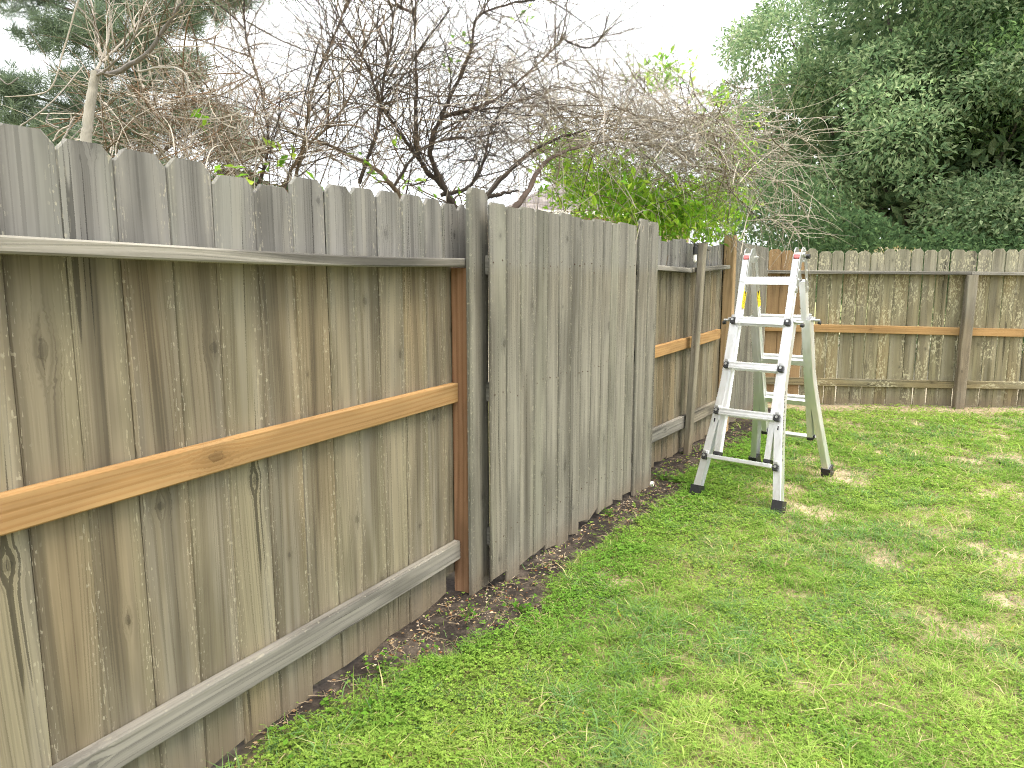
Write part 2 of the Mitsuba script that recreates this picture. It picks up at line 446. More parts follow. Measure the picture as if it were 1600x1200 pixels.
picket_run(fb, LINE_B, [1.767, 1.936, 2.115], [1.885, 1.872], [-.01, -.02], 1, o=0.018, gap=0.002, dog=0.02, rag=0.02, th=0.018)
nails = []
for i in range(13):
    for z in (0.26, 0.97, 1.56):
        for u in (.25, .75):
            q = LINE_B.at(edges_b[i] + (edges_b[i + 1] - edges_b[i]) * (u + .06 * rng.normal()), 0.0185, z + .015 * rng.normal())
            nails.append(trimesh.creation.cylinder(radius=.0036, segment=[q - .004 * np.array([*LINE_B.n, 0]), q + .0012 * np.array([*LINE_B.n, 0])], sections=7))
part(fb, 'nail_heads', trimesh.util.concatenate(nails), 'rust', 'rows of small rusty nail heads', 'stuff')
for z in (0.26, 0.97, 1.56):
    board(fb, 'back_rail', lay(LINE_B, 0.02, 2.1, -0.040, z, z, plank(0.088, 0.038, 2.08, 2, segs=4)))
board(fb, 'post', stand(LINE_B, 2.06, -0.085, -0.1, plank(0.088, 0.088, 1.85, 2, c=0.005)))

# bay C: short bay beyond, rails towards the yard
fc = thing('wooden_fence', 'short recessed fence bay left of the cedar corner post, with a thin leaning post', 'fence')
edges_c = [-.02 + 0.142 * i + 0.01 * ((i * 7) % 3 - 1) for i in range(17)]
nc = len(edges_c) - 1
picket_run(fc, LINE_C, edges_c, [1.80 + 0.012 * ((i * 5) % 4 - 1.5) for i in range(nc)], [0.005 + 0.02 * ((i * 3) % 3) for i in range(nc)], 0, gap=0.005, dog=0.02, rag=0.03)
board(fc, 'top_rail', lay(LINE_C, 0.05, 1.02, 0.001, 1.578, 1.555, plank(0.038, 0.088, 0.97, 2, segs=5)))
board(fc, 'top_rail', lay(LINE_C, 1.04, 2.10, 0.001, 1.560, 1.60, plank(0.038, 0.088, 1.06, 2, segs=5)))
for a, b in ((0.05, 1.10), (1.105, 2.05)):
    board(fc, 'middle_rail', lay(LINE_C, a, b, 0.001, 0.925 + 0.022 * a, 0.925 + 0.022 * b, plank(0.090, 0.038, b - a, 3, segs=5, c=0.004)), 'new honey coloured rail')
    board(fc, 'bottom_rail', lay(LINE_C, a, b, 0.001, 0.282 - 0.01 * a, 0.282 - 0.01 * b, plank(0.105, 0.038, b - a, 2, segs=5, c=0.004)))
board(fc, 'post', stand(LINE_C, 1.12, 0.042, -0.08, plank(0.085, 0.05, 1.86, 8, c=0.006, bow=0.003), lean=0.01, tilt=0.036), 'thin leaning grey post in front of the rails')

# bay D: boards towards the yard, up to the corner
fd = thing('wooden_fence', 'narrow corner fence bay of grey upright boards beside the tan cedar post behind the ladder', 'fence')
edges_d = [.03, .19, .335, .49, .63, .79, .94, 1.085, 1.22]
picket_run(fd, LINE_D, edges_d, [1.87, 1.862, 1.852, 1.845, 1.848, 1.842, 1.835, 1.828], [.03, .01, .04, .02, .03, .01, .02, .02], 1, o=0.0, gap=0.0022, dog=0.012, rag=0.03)
for z in (0.26, 0.95, 1.56):
    board(fd, 'back_rail', lay(LINE_D, 0.0, 1.2, -0.040, z, z, plank(0.088, 0.038, 1.2, 2, segs=3)))
board(fd, 'corner_post', stand(LINE_C, 2.20, 0.000, -0.1, plank(0.085, 0.100, 2.00, 6, c=0.007, bow=0.006, segs=9)), 'tan cedar corner post, taller than the boards')

# bay E: the back fence
fe = thing('wooden_fence', 'back fence across the far end of the lawn, lichen spotted pickets behind three rails', 'fence')
edges_e = [-.24, -.095, .053, .199, .344, .488, .623, .776, .919, 1.071, 1.204, 1.355, 1.484, 1.655, 1.795, 1.944, 2.084, 2.24, 2.382, 2.534, 2.681, 2.815]
while edges_e[-1] < 5.2:
    edges_e.append(edges_e[-1] + 0.145 + 0.008 * rng.normal())
ne = len(edges_e) - 1
st_e = [7, 7, 7, 7, 7] + [5] * (ne - 5)
for i in range(ne):
    a, b = edges_e[i], edges_e[i + 1]
    gap = [0.003, 0.011, 0.004, 0.012, 0.003, 0.006, 0.010, 0.004][i * 5 % 8] if i > 3 else 0.003
    zt = 1.805 + 0.012 * rng.normal() - 0.002 * a
    board(fe, 'picket', stand(LINE_E, (a + b - gap) / 2, -0.018 + rng.normal() * 0.0015, 0.012, plank(b - a - gap, 0.016, zt, st_e[i], dog=0.032, rag=0.012, bow=0.004), lean=rng.normal() * 0.0016))
for a, b, st in ((-.2, 2.275, 3), (2.28, 4.7, 3)):
    g = 0.01
    board(fe, 'top_rail', lay(LINE_E, a, b, 0.001, 1.572 - g * a, 1.572 - g * b, plank(0.038, 0.088, b - a, 2, segs=10, bow=0.006)))
    s1 = b - 0.10 if b < 3 else b
    board(fe, 'middle_rail', lay(LINE_E, a, b - 0.004, 0.001, 0.922 - 0.017 * a, 0.922 - 0.017 * b, plank(0.090, 0.038, b - a, st, segs=6, c=0.004)), 'new honey coloured rail')
    board(fe, 'bottom_rail', lay(LINE_E, a, b - 0.004, 0.001, 0.285 - 0.009 * a, 0.285 - 0.009 * b, plank(0.088, 0.038, b - a, 5, segs=6, c=0.004)))
for s in (2.268, 4.70):
    board(fe, 'post', stand(LINE_E, s, 0.041, -0.1, plank(0.105, 0.088, 1.63, 8, c=0.008, bow=0.004, segs=9), lean=0.008), 'brown grey post standing in front of the rails' if s < 3 else None)
board(fe, 'corner_post', stand(LINE_E, -0.06, 0.002, -0.1, plank(0.088, 0.088, 1.64, 4, c=0.006)))


# ------------------------------------------------------------------ ladder
LAD_C = np.array([1.84, 5.005, 0.0])
LAD_W, LAD_U = np.array([.779, -.627, 0]), np.array([.627, .779, 0])
FOOT_U, TOP_U, TOP_Z = 0.56, 0.045, 1.65
lad = thing('ladder', 'silver folding aluminium ladder standing open as an A-frame on the lawn', 'ladder')
SL = math.hypot(FOOT_U - TOP_U, TOP_Z)


class Side:
    """One side of the A-frame: w across, q metres up the slope from the ground, m metres outwards (away from the other side)."""
    def __init__(self, sgn):
        self.s = sgn
        self.p0 = LAD_C + LAD_U * sgn * FOOT_U
        self.q = (LAD_U * sgn * (TOP_U - FOOT_U) + np.array([0, 0, TOP_Z])) / SL
        self.m = np.cross(LAD_W, self.q) * sgn
        if self.m @ (LAD_U * sgn) < 0:
            self.m = -self.m

    def at(self, w, q, m=0.0):
        w, q, m = np.broadcast_arrays(w, q, m)
        shear = -0.02 * np.clip(q, 0, 2) / 1.7
        return self.p0 + (w + shear)[..., None] * LAD_W + q[..., None] * self.q + m[..., None] * self.m

    def solid(self, mesh):
        """A mesh given in (w, q, m)."""
        v = np.array(mesh.vertices)
        out = trimesh.Trimesh(self.at(v[:, 0], v[:, 1], v[:, 2]), mesh.faces, process=False)
        if np.linalg.det(np.array([LAD_W, self.q, self.m])) < 0:
            out.invert()
        return out


def sweep(profile, path):
    """Closed (w, m) profile swept along (w, q) points -> trimesh in (w, q, m), capped."""
    prof = np.asarray(profile, float)
    n, k = len(prof), len(path)
    V = np.vstack([np.column_stack([prof[:, 0] + w, np.full(n, q), prof[:, 1]]) for w, q in path])
    idx = np.arange(n * k).reshape(k, n)
    p, q = idx[:-1], idx[1:]
    p2, q2 = np.roll(p, -1, 1), np.roll(q, -1, 1)
    F = [np.stack([p, q2, p2], -1).reshape(-1, 3), np.stack([p, q, q2], -1).reshape(-1, 3)]
    from shapely.geometry import Polygon
    v2, f2 = trimesh.creation.triangulate_polygon(Polygon(prof), engine='earcut')
    m = trimesh.Trimesh(V, np.vstack(F), process=False)
    caps = []
    for w, qq, fl in ((path[0][0], path[0][1], False), (path[-1][0], path[-1][1], True)):
        c = trimesh.Trimesh(np.column_stack([v2[:, 0] + w, np.full(len(v2), qq), v2[:, 1]]), f2[:, ::-1] if fl else f2, process=False)
        caps.append(c)
    out = trimesh.util.concatenate([m] + caps)
    out.merge_vertices()
    trimesh.repair.fix_normals(out)
    return out


def mirror_w(prof):
    return [(-a, b) for a, b in prof][::-1]


def flare(q):
    t = np.clip((0.86 - q) / 0.86, 0, 1)
    return 0.190 + 0.092 * t ** 1.25


# C-shaped outer stile (open towards the middle), hollow-looking inner stile with a groove
OUT = [(-.024, .037), (.024, .037), (.0275, .033), (.0275, -.033), (.024, -.037), (-.018, -.037), (-.018, -.0335), (.0235, -.0335), (.0235, .0335), (-.024, .0335)]
INN = [(-.020, .030), (.018, .030), (.0195, .028), (.0195, .012), (.0165, .009), (.0165, -.009), (.0195, -.012), (.0195, -.028), (.018, -.030), (-.020, -.030), (-.020, -.026), (-.008, -.022), (-.008, .022), (-.020, .026)]
RUNG = [(0.020, .0), (0.020, .030), (0.017, .0335), (0.009, .0335), (0.008, .030), (-0.004, .030), (-0.006, .0335), (-0.012, .0335), (-0.014, .030), (-.018, .030), (-.021, .0335), (-.026, .0335), (-.028, .031), (-.028, .026), (-.021, .022), (-.021, .0)]


def rung(side, q0, w0, w1, m0, size=1.0, deep=1.0):
    # profile in (dq, m), pushed along w
    prof = np.array(RUNG) * [size, deep]
    from shapely.geometry import Polygon
    e = trimesh.creation.extrude_polygon(Polygon(prof), w1 - w0, engine='earcut')
    v = np.array(e.vertices)
    m = trimesh.Trimesh(np.column_stack([v[:, 2] + w0, v[:, 0] + q0, v[:, 1] + m0]), e.faces, process=False)
    trimesh.repair.fix_normals(m)
    return side.solid(m)


def wbox(sw, sq, sm, w, q, m, c=0.002):
    b = box(sw, sq, sm, c)
    b.apply_translation((w, q, m))
    return b


def wcyl(r, a, b, n=14):
    a, b = np.asarray(a, float), np.asarray(b, float)
    return trimesh.creation.cylinder(radius=r, segment=[a, b], sections=n)


for sgn, name in ((-1, 'front'), (1, 'rear')):
    sd = Side(sgn)
    # inner stiles, run from the hinge to about 0.3 m above the ground
    for s in (-1, 1):
        prof = INN if s > 0 else mirror_w(INN)
        w_in = lambda q: s * 0.172
        part(lad, 'inner_stile', sd.solid(sweep(prof, [(w_in(q), q) for q in (0.335, 0.9, 1.55)])), 'aluminium', smooth=30)
        part(lad, 'stile_cap', sd.solid(wbox(.047, .026, .068, s * 0.172, .322, 0, .004)), 'black_plastic')
        po = OUT if s > 0 else mirror_w(OUT)
        qs = np.linspace(0.045, 1.275, 22)
        ost = sweep(po, [(s * flare(q), q) for q in qs])
        part(lad, 'outer_stile', sd.solid(ost), 'aluminium', smooth=35)
        # rubber foot: wedge with a heel, flat on the ground
        wf = s * flare(0.02)
        ft = trimesh.convex.convex_hull(np.array([[wf + a * .033, .085, b * .043] for a in (-1, 1) for b in (-1, 1)] + [[wf + a * .033, .03, b * .044] for a in (-1, 1) for b in (-1, 1)] +
                                                 [[wf + a * .030, -.022, .028] for a in (-1, 1)] + [[wf + a * .030, .008, -.045] for a in (-1, 1)] + [[wf + a * .034, .0, .046] for a in (-1, 1)]))
        foot = part(lad, 'foot', sd.solid(ft), 'black_plastic')
        # steel button on the foot
        part(foot[:], 'rivet', sd.solid(wcyl(.006, (wf + s * .030, .045, 0), (wf + s * .037, .045, 0), 10)), 'zinc')
        for q in (0.29, 0.61, 0.935, 1.25):
            wo = s * flare(q)
            br = part(lad, 'rung_bracket', sd.solid(wbox(.034, .040, .030, wo - s * .004, q - .004, .037 + .0155, .004)), 'black_plastic')
            part(br, 'bolt', sd.solid(wcyl(.009, (wo - s * .004, q + .004, .066), (wo - s * .004, q + .004, .0715), 10)), 'zinc')
            part(br, 'clip', sd.solid(wbox(.030, .022, .022, wo - s * .004, q + .0275, .051, .004)), 'zinc')
        # lock lever at the head of the outer stile
        wl = s * (flare(1.25) + .027)
        lv = part(lad, 'lock_lever', sd.solid(trimesh.util.concatenate([wcyl(.010, (wl, 1.262, .0), (wl + s * .055, 1.262, .0)), wbox(.012, .020, .06, wl + s * .008, 1.262, .012, .003)])), 'zinc', smooth=30)
        part(lv, 'knob', sd.solid(wcyl(.0125, (wl + s * .040, 1.245, .004), (wl + s * .060, 1.240, .004))), 'black_plastic', smooth=30)
        # screw slot below the fourth rung
        wq = s * flare(.545)
        part(lad, 'slot', sd.solid(wbox(.008, .026, .003, wq, .545, .0375, .0005)), 'black_print')
    # rungs
    for q in (0.29, 0.61, 0.935, 1.25):
        h = flare(q) - .026
        if q < 0.3:
            rg = sd.solid(trimesh.util.concatenate([wbox(2 * h, .024, .034, 0, q, .037 + .018, .004), wbox(2 * h, .006, .010, 0, q + .013, .037 + .030, .002)]))
            part(lad, 'rung', rg, 'aluminium')
        else:
            part(lad, 'rung', rung(sd, q + .004, -h, h, .037, 1.0), 'aluminium')
    for q in (0.61, 0.935, 1.25):
        part(lad, 'inner_rung', rung(sd, q - .002, -.151, .151, -.020, 0.9, 1.2), 'aluminium')
    part(lad, 'top_rung', rung(sd, 1.545, -.151, .151, .0, 1.15, 1.0), 'aluminium', 'wide top step')
    # hinge halves
    for s in (-1, 1):
        wh = s * 0.172
        plate = [wbox(.006, .26, .052, wh + s * .0225 * k, 1.60, .0, .002) for k in (-1, 1)]
        hp = part(lad, 'hinge_plate', sd.solid(trimesh.util.concatenate(plate)), 'zinc')
        for q in (1.50, 1.56, 1.62):
            part(hp, 'rivet', sd.solid(wcyl(.008, (wh + s * .0255, q, .008 * (1 if q != 1.56 else -1)), (wh + s * .0285, q, .008 * (1 if q != 1.56 else -1)), 10)), 'aluminium')
        if sgn < 0:
            part(lad, 'top_cap', sd.solid(wbox(.036, .030, .036, wh, 1.714, .012, .006)), 'red_plastic', 'red plastic cap on the front stile')
            part(lad, 'front_cover', sd.solid(wbox(.038, .16, .010, wh, 1.61, .033, .003)), 'aluminium')
    # warning stickers on the inner faces of the left stiles
    st = part(lad, 'warning_sticker', sd.solid(wbox(.0016, .155, .050, -0.1495, 1.43, .004, .0004)), 'yellow_print', 'yellow warning sticker inside the stile')
    marks = [wbox(.0012, .022, .020, -.1484, 1.463, .006, .0003), wbox(.0012, .012, .010, -.1484, 1.444, .001, .0003)] + [wbox(.0012, .0025, .026, -.1484, 1.425 - .010 * i, .005, .0003) for i in range(5)]
    part(st, 'print', sd.solid(trimesh.util.concatenate(marks)), 'black_print')
    # the strip of small black print down the right front stile
    if sgn < 0:
        lines = []
        g = np.random.default_rng(4)
        q = 0.34
        while q < 0.80:
            L = 0.008 + 0.02 * g.random()
            wq = flare(q) + .0280
            lines.append(wbox(.0010, L, .008 if q > .42 else .005, wq, q, .012 + .004 * g.random(), .0002))
            q += L + 0.004 + 0.01 * (g.random() > .7)
        part(lad, 'print_strip', sd.solid(trimesh.util.concatenate(lines)), 'black_print', 'strip of small black print on the stile edge')
# hinge hubs, common to both sides, with lock knobs
for s in (-1, 1):
    c = LAD_C + LAD_W * (s * 0.172 - .02) + np.array([0, 0, 1.655])
    w = LAD_W * s
    hub = part(lad, 'hinge_hub', trimesh.util.concatenate([trimesh.creation.cylinder(radius=.052, segment=[c - w * .026, c - w * .020], sections=28), trimesh.creation.cylinder(radius=.052, segment=[c + w * .020, c + w * .026], sections=28),
                                                           trimesh.creation.cylinder(radius=.016, segment=[c - w * .027, c + w * .036], sections=16)]), 'zinc', smooth=40)
    for k in range(8):
        a = k * math.pi / 4
        o = c + (math.cos(a) * LAD_U + math.sin(a) * np.array([0, 0, 1])) * .040
        part(hub, 'rivet', trimesh.creation.cylinder(radius=.005, segment=[o + w * .0255, o + w * .0285], sections=8), 'aluminium')
    k0 = c + LAD_U * .048 + np.array([0, 0, -.012])
    part(hub, 'lock_bar', trimesh.creation.cylinder(radius=.007, segment=[k0 - w * .045, k0 + w * .035], sections=12), 'zinc', smooth=40)
    part(hub, 'lock_knob', trimesh.util.concatenate([trimesh.creation.cylinder(radius=.016, segment=[k0 + w * .030, k0 + w * .052], sections=16)]), 'black_plastic' if s > 0 else 'aluminium', smooth=40)


# ------------------------------------------------------------------ ground and lawn
FENCE_PTS = np.array([LINE_A.at(-4, .0)[:2], LINE_A.at(-.02, .0)[:2], LINE_A.at(0, .105)[:2], LINE_B.at(2.1, .02)[:2], LINE_C.at(.12, .0)[:2], LINE_C.at(2.2, .03)[:2], LINE_D.at(1.25, .0)[:2], LINE_E.at(-.05, .0)[:2], LINE_E.at(5.2, .0)[:2], [30, 6.0]])


def fence_distance(P):
    """(distance to the fence, metres along it, section) of the points P (n, 2)."""
    best, along, sec = np.full(len(P), 1e9), np.zeros(len(P)), np.zeros(len(P), int)
    at = 0.0
    for i in range(len(FENCE_PTS) - 1):
        a, b = FENCE_PTS[i], FENCE_PTS[i + 1]
        L = np.linalg.norm(b - a)
        t = np.clip(((P - a) @ (b - a)) / L ** 2, 0, 1)
        d = np.linalg.norm(P - (a + t[:, None] * (b - a)), axis=1)
        m = d < best
        best[m], along[m], sec[m] = d[m], at + t[m] * L, i
        at += L
    return best, along, sec


def n2(P, s, seed=0, octaves=3):
    return meshkit.fbm(np.column_stack([P * s, np.zeros(len(P))]), octaves, seed)


BARE = [(1.91, 4.43, 0.24), (1.99, 3.7, 0.17), (3.51, 4.77, 0.40), (4.05, 5.84, 0.40), (2.49, 5.25, 0.26), (3.59, 6.13, 0.3), (1.95, 4.85, 0.22), (2.0, 2.95, 0.16), (1.1, 2.45, 0.10), (0.95, 4.43, 0.12), (0.55, 3.39, 0.10),
        (3.08, 6.06, 0.18), (2.37, 3.14, 0.16), (1.95, 6.43, 0.40), (1.55, 5.83, 0.35), (2.9, 4.43, 0.24), (4.68, 6.7, 0.35), (2.75, 3.6, 0.30), (1.62, 4.6, 0.16)]


def masks(P):
    """(bed, bare) in [0, 1]: dark bed along the fence, bare sandy spots in the lawn."""
    d, s, sec = fence_distance(P)
    width = 0.02 + 0.17 * n2(P, 2.3, 5) + 0.14 * n2(P, 9, 6) + .16 * (n2(P, 26, 7) - .4)
    width = width + np.where(sec == 2, .07, 0) - .06 * meshkit_step(-.3, -.9, P[:, 0])
    near_post = np.exp(-np.sum((P - [-.12, 3.0]) ** 2, 1) / .10)
    width = width + 0.24 * near_post + np.where((sec == 3) | (sec == 4) | (sec == 5), 0.16, 0) + np.where(sec >= 6, -.05, 0)
    bed = 1 - meshkit_step(width - .07, width + .07, d)
    dip = np.exp(-np.sum((P - [-.26, 2.72]) ** 2, 1) / .008)
    bed = np.maximum(bed, dip)
    bare = np.zeros(len(P))
    wob = (n2(P, 5, 9, 4) - .5) * 1.7
    speck = meshkit_step(.35, .6, n2(P, 22, 10))
    for x, y, r in BARE:
        q = np.sqrt(((P[:, 0] - x) ** 2 + (P[:, 1] - y) ** 2)) / r + 1.5 * wob
        bare = np.maximum(bare, .95 * (1 - meshkit_step(.25, 1.25, q)) * (.55 + .45 * speck))
    patch = meshkit_step(.56, .80, n2(P, 1.9, 12) + .05 * np.clip((P[:, 1] - 3.6) / 2, -1, 1) + .11 * np.clip((P[:, 0] - 2.4) / 1.2, -1, 1))
    bare = np.maximum(bare, .7 * patch)
    bed = np.where(sec >= 6, 0, bed)
    bare = np.where(sec >= 6, np.maximum(bare, 1 - meshkit_step(.25, .80, d + .3 * (n2(P, 4, 71) - .5))), bare)
    return bed, bare * (1 - bed)


def meshkit_step(a, b, x):
    t = np.clip((x - a) / (b - a), 0, 1)
    return t * t * (3 - 2 * t)


def ground_z(P):
    r = np.linalg.norm(P - [2, 5], axis=1)
    k = np.exp(-(r / 12) ** 2)
    dip = 0.035 * np.exp(-np.sum((P - [-.26, 2.72]) ** 2, 1) / .012)
    return k * (0.035 * (n2(P, 1.1, 21) - .5) + 0.030 * (n2(P, 6.0, 22) - .5)) - dip - 0.004


def axis(lo, hi, step, far):
    mid = np.arange(lo, hi, step)
    out = [hi]
    while out[-1] < far:
        out.append(out[-1] + max(step, (out[-1] - hi) * .35 + step))
    left = [lo]
    while left[-1] > -far:
        left.append(left[-1] - max(step, (lo - left[-1]) * .35 + step))
    return np.array(left[:0:-1] + list(mid) + out)


gx, gy = axis(-1.6, 7.0, 0.04, 500), axis(0.6, 9.4, 0.04, 500)
GX, GY = np.meshgrid(gx, gy)
GP = np.column_stack([GX.ravel(), GY.ravel()])
gb, gr = masks(GP)
outside = np.linalg.norm(GP - [2, 5], axis=1) > 9
gb[outside], gr[outside] = 0, 0
idx = np.arange(len(GP)).reshape(GX.shape)
GF = np.stack([idx[:-1, :-1], idx[:-1, 1:], idx[1:, 1:], idx[1:, :-1]], -1).reshape(-1, 4)
GV = np.column_stack([GP, ground_z(GP)])
gt = np.vstack([GF[:, [0, 1, 2]], GF[:, [0, 2, 3]]])
ground = thing('ground', 'backyard soil under the lawn, dark along the fence and sandy where bare', 'ground', kind='structure')
put(ground, (GV, gt), 'soil', smooth=True, uv=np.column_stack([gb, gr]))


def in_yard(P):
    """True for points on the lawn's side of the fences."""
    s = (P[:, 1] > .7) & (P[:, 0] < 7.2)
    xl = np.interp(P[:, 1], FENCE_PTS[:7, 1], FENCE_PTS[:7, 0])
    ye = LINE_E.p[1] + (P[:, 0] - LINE_E.p[0]) * LINE_E.d[1] / LINE_E.d[0]
    return s & (P[:, 0] > xl + .015) & (P[:, 1] < ye - .01)


def seen(P, pad=0.5):
    """Roughly what the photograph's camera and its neighbours could see of the lawn."""
    return (P[:, 0] < .74 * P[:, 1] + pad) & (P[:, 0] > -.74 * P[:, 1] - pad)


def scatter(n, ymax, ymin=1.2):
    """n points of the yard, denser near the camera."""
    u = rng.random(n)
    y = ymin * (ymax / ymin) ** u
    y = np.where(rng.random(n) < .45, ymin + (ymax - ymin) * rng.random(n), y)
    x = rng.random(n) * (.74 * y + .8 + 1.3) - 1.3
    P = np.column_stack([x, y])
    return P[in_yard(P) & seen(P)]


# grass blades
P = scatter(560_000, 8.5)
bed, bare = masks(P)
clump = n2(P, 3.2, 31)
tuft = n2(P, 14, 32)
dens = (1 - .99 * meshkit_step(.2, .75, bed)) * (1 - .62 * bare - .33 * bare ** 5) * (.30 + .70 * meshkit_step(.36, .6, tuft))
keep = rng.random(len(P)) < dens
P, clump, tuft, bare = P[keep], clump[keep], tuft[keep], bare[keep]
n = len(P)
dist = P[:, 1]
h = (0.016 + 0.030 * rng.random(n) ** 1.6 + 0.030 * meshkit_step(.52, .75, tuft)) * (1 - .35 * bare)
tall = rng.random(n) < .05 * meshkit_step(.45, .62, n2(P, 3.7, 81))
h = np.where(tall, .05 + .045 * rng.random(n), h)
az = rng.random(n) * 2 * np.pi
lean = h * (0.55 + 1.35 * rng.random(n))
wd = (0.0016 + .0022 * rng.random(n)) * np.clip(dist / 3.2, 1, 2.1) * np.where(tall, 1.7, 1)
D2 = np.column_stack([np.cos(az), np.sin(az)])
S2 = np.column_stack([-np.sin(az + .5 * rng.normal(size=n)), np.cos(az)])
z0 = ground_z(P)
base = np.column_stack([P, z0 - .003])
mid = np.column_stack([P + D2 * lean[:, None] * .35, z0 + h * .55])
tip = np.column_stack([P + D2 * lean[:, None], z0 + h * (.55 + .35 * rng.random(n))])
s3 = np.column_stack([S2 * wd[:, None] / 2, np.zeros(n)])
V = np.stack([base - s3, base + s3, mid - s3 * .9, mid + s3 * .9, tip], 1).reshape(-1, 3)
i = np.arange(n)[:, None] * 5
F = np.concatenate([i + [0, 1, 3], i + [0, 3, 2], i + [2, 3, 4]])
g1, g2, g3, straw = np.array([.195, .345, .062]), np.array([.36, .49, .12]), np.array([.19, .33, .12]), np.array([.58, .51, .28])
t = np.clip(meshkit_step(.36, .8, clump) + .4 * (rng.random(n) - .5), 0, 1)[:, None]
col = g1 * (1 - t) + g2 * t
col = np.where((rng.random(n) < .5 * meshkit_step(.45, .62, n2(P, 3, 41)))[:, None], g3, col)
dry = rng.random(n) < (.08 + .12 * meshkit_step(.45, .7, n2(P, 2.4, 33)) + .30 * bare)
col = np.where(dry[:, None], straw * (.6 + .6 * rng.random((n, 1))), col) * (.78 + .5 * rng.random((n, 1)))
gold = rng.random(n) < .002
col[gold] = (.62, .42, .03)
grass = thing('grass', 'short patchy green lawn grass with straw coloured blades', 'grass', kind='stuff')
put(grass, (V, F), 'leaf', color=np.repeat(np.clip(col, 0, 1), 5, 0))

# clover and small weeds: three leaflets each
P = scatter(230_000, 8.3)
bed, bare = masks(P)
d, s, sec = fence_distance(P)
rim = np.exp(-((d - .42) / .22) ** 2) * (sec < 5)
cl = n2(P, 2.1, 51)
dens = np.clip(meshkit_step(.42, .62, cl) * .9 + .85 * rim + .12, 0, 1) * (1 - .93 * meshkit_step(.35, .95, bed)) * (1 - .72 * bare)
keep = rng.random(len(P)) < dens
P, rim, cl = P[keep], rim[keep], cl[keep]
n = len(P)
size = (0.0038 + .0060 * rng.random(n) ** 2 + .0022 * rim) * np.clip(P[:, 1] / 3.4, 1, 1.9)
hz = ground_z(P) + .010 + .026 * rng.random(n) + .012 * rim
a0 = rng.random(n) * 2 * np.pi
c1, c2 = np.array([.175, .350, .055]), np.array([.34, .47, .095])
tt = np.clip(meshkit_step(.35, .75, cl) * .6 + .4 * rng.random(n) - .25 * rim, 0, 1)[:, None]
col = (c1 * (1 - tt) + c2 * tt) * (.7 + .55 * rng.random((n, 1)))
pos, ax, no, ln, wdt, cc = [], [], [], [], [], []
up = np.column_stack([.45 * rng.normal(size=(n, 2)), np.ones(n)])
for k in range(3):
    a = a0 + k * 2.1 + .2 * rng.normal(size=n)
    pos.append(np.column_stack([P, hz]))
    ax.append(np.column_stack([np.cos(a), np.sin(a), .30 * rng.normal(size=n)]))
    no.append(up)
    ln.append(size * 1.25)
    wdt.append(size * 1.05)
    cc.append(col)
V, F, C = leaves(np.vstack(pos), np.vstack(ax), np.vstack(no), np.concatenate(ln), np.concatenate(wdt), np.vstack(cc), fold=.12)
clover = thing('clover', 'bright green clover and small weeds growing thickest beside the dark bed along the fence', 'clover', kind='stuff')
put(clover, (V, F), 'leaf', color=np.clip(C, 0, 1))

# litter on the bed: chips, grit, dead leaves, twigs
P = scatter(90_000, 8.3)
bed, bare = masks(P)
d, s, sec = fence_distance(P)
spot = meshkit_step(.40, .62, n2(P, 5, 61))
keep = rng.random(len(P)) < np.clip(.75 * bed * (.12 + .88 * spot) + .05 * bare, 0, 1)
P = P[keep]
n = len(P)
sz = .0025 + .006 * rng.random(n) ** 2.2
tet = np.array([[1, 0, -.3], [-.5, .87, -.3], [-.5, -.87, -.3], [0, 0, .75]])
a = rng.random(n) * 6.28
ca, sa = np.cos(a), np.sin(a)
R = np.stack([np.stack([ca * 1.5, -sa, 0 * a], 1), np.stack([sa * 1.5, ca, 0 * a], 1), np.stack([0 * a, 0 * a, .7 + 0 * a], 1)], 1)
V = (np.einsum('nij,kj->nki', R, tet) * sz[:, None, None] + np.column_stack([P, ground_z(P) + .002])[:, None]).reshape(-1, 3)
i = np.arange(n)[:, None] * 4
F = np.concatenate([i + [0, 1, 3], i + [1, 2, 3], i + [2, 0, 3]])
pal = np.array([[.46, .35, .20], [.30, .20, .11], [.55, .47, .33], [.22, .10, .05], [.10, .08, .06], [.40, .33, .25]])
col = pal[rng.integers(0, len(pal), n)] * (.7 + .5 * rng.random((n, 1)))
pebble = thing('wood_chips', 'tan chips and grit scattered on the dark soil along the fence', 'wood chips', kind='stuff')
put(pebble, (V, F), 'litter', color=np.repeat(col, 4, 0))

P = scatter(26_000, 8.3)
bed, bare = masks(P)
keep = rng.random(len(P)) < np.clip(.24 * bed + .025, 0, 1)
P = P[keep]
n = len(P)
col = np.array([[.30, .19, .10], [.40, .30, .18], [.20, .12, .07]])[rng.integers(0, 3, n)] * (.7 + .5 * rng.random((n, 1)))
a = rng.random(n) * 6.28
V, F, C = leaves(np.column_stack([P, ground_z(P) + .004 + .006 * rng.random(n)]), np.column_stack([np.cos(a), np.sin(a), .3 * rng.normal(size=n)]), np.column_stack([.7 * rng.normal(size=(n, 2)), np.ones(n)]), .010 + .016 * rng.random(n), .004 + .007 * rng.random(n), col)
m = min(1500, n)
Q = np.column_stack([P, ground_z(P) + .006])[:m]
az = rng.random(m) * 6.28
LN = (.03 + .07 * rng.random(m))[:, None, None]
tw = Q[:, None] + LN * np.linspace(-.5, .5, 4)[None, :, None] * np.column_stack([np.cos(az), np.sin(az), .12 * rng.normal(size=m)])[:, None] + .004 * rng.normal(size=(m, 4, 3))
TV, TF = tubes(tw, .0013, 3)
tc = np.repeat(np.array([[.34, .27, .19]]) * (.5 + .8 * rng.random((m, 1))), 12, 0)
MV, MF, MC = merge((V, F, C), (TV, TF, tc))
dead = thing('dead_leaves', 'small brown dead leaves and broken twigs lying along the foot of the fence', 'dead leaves', kind='stuff')
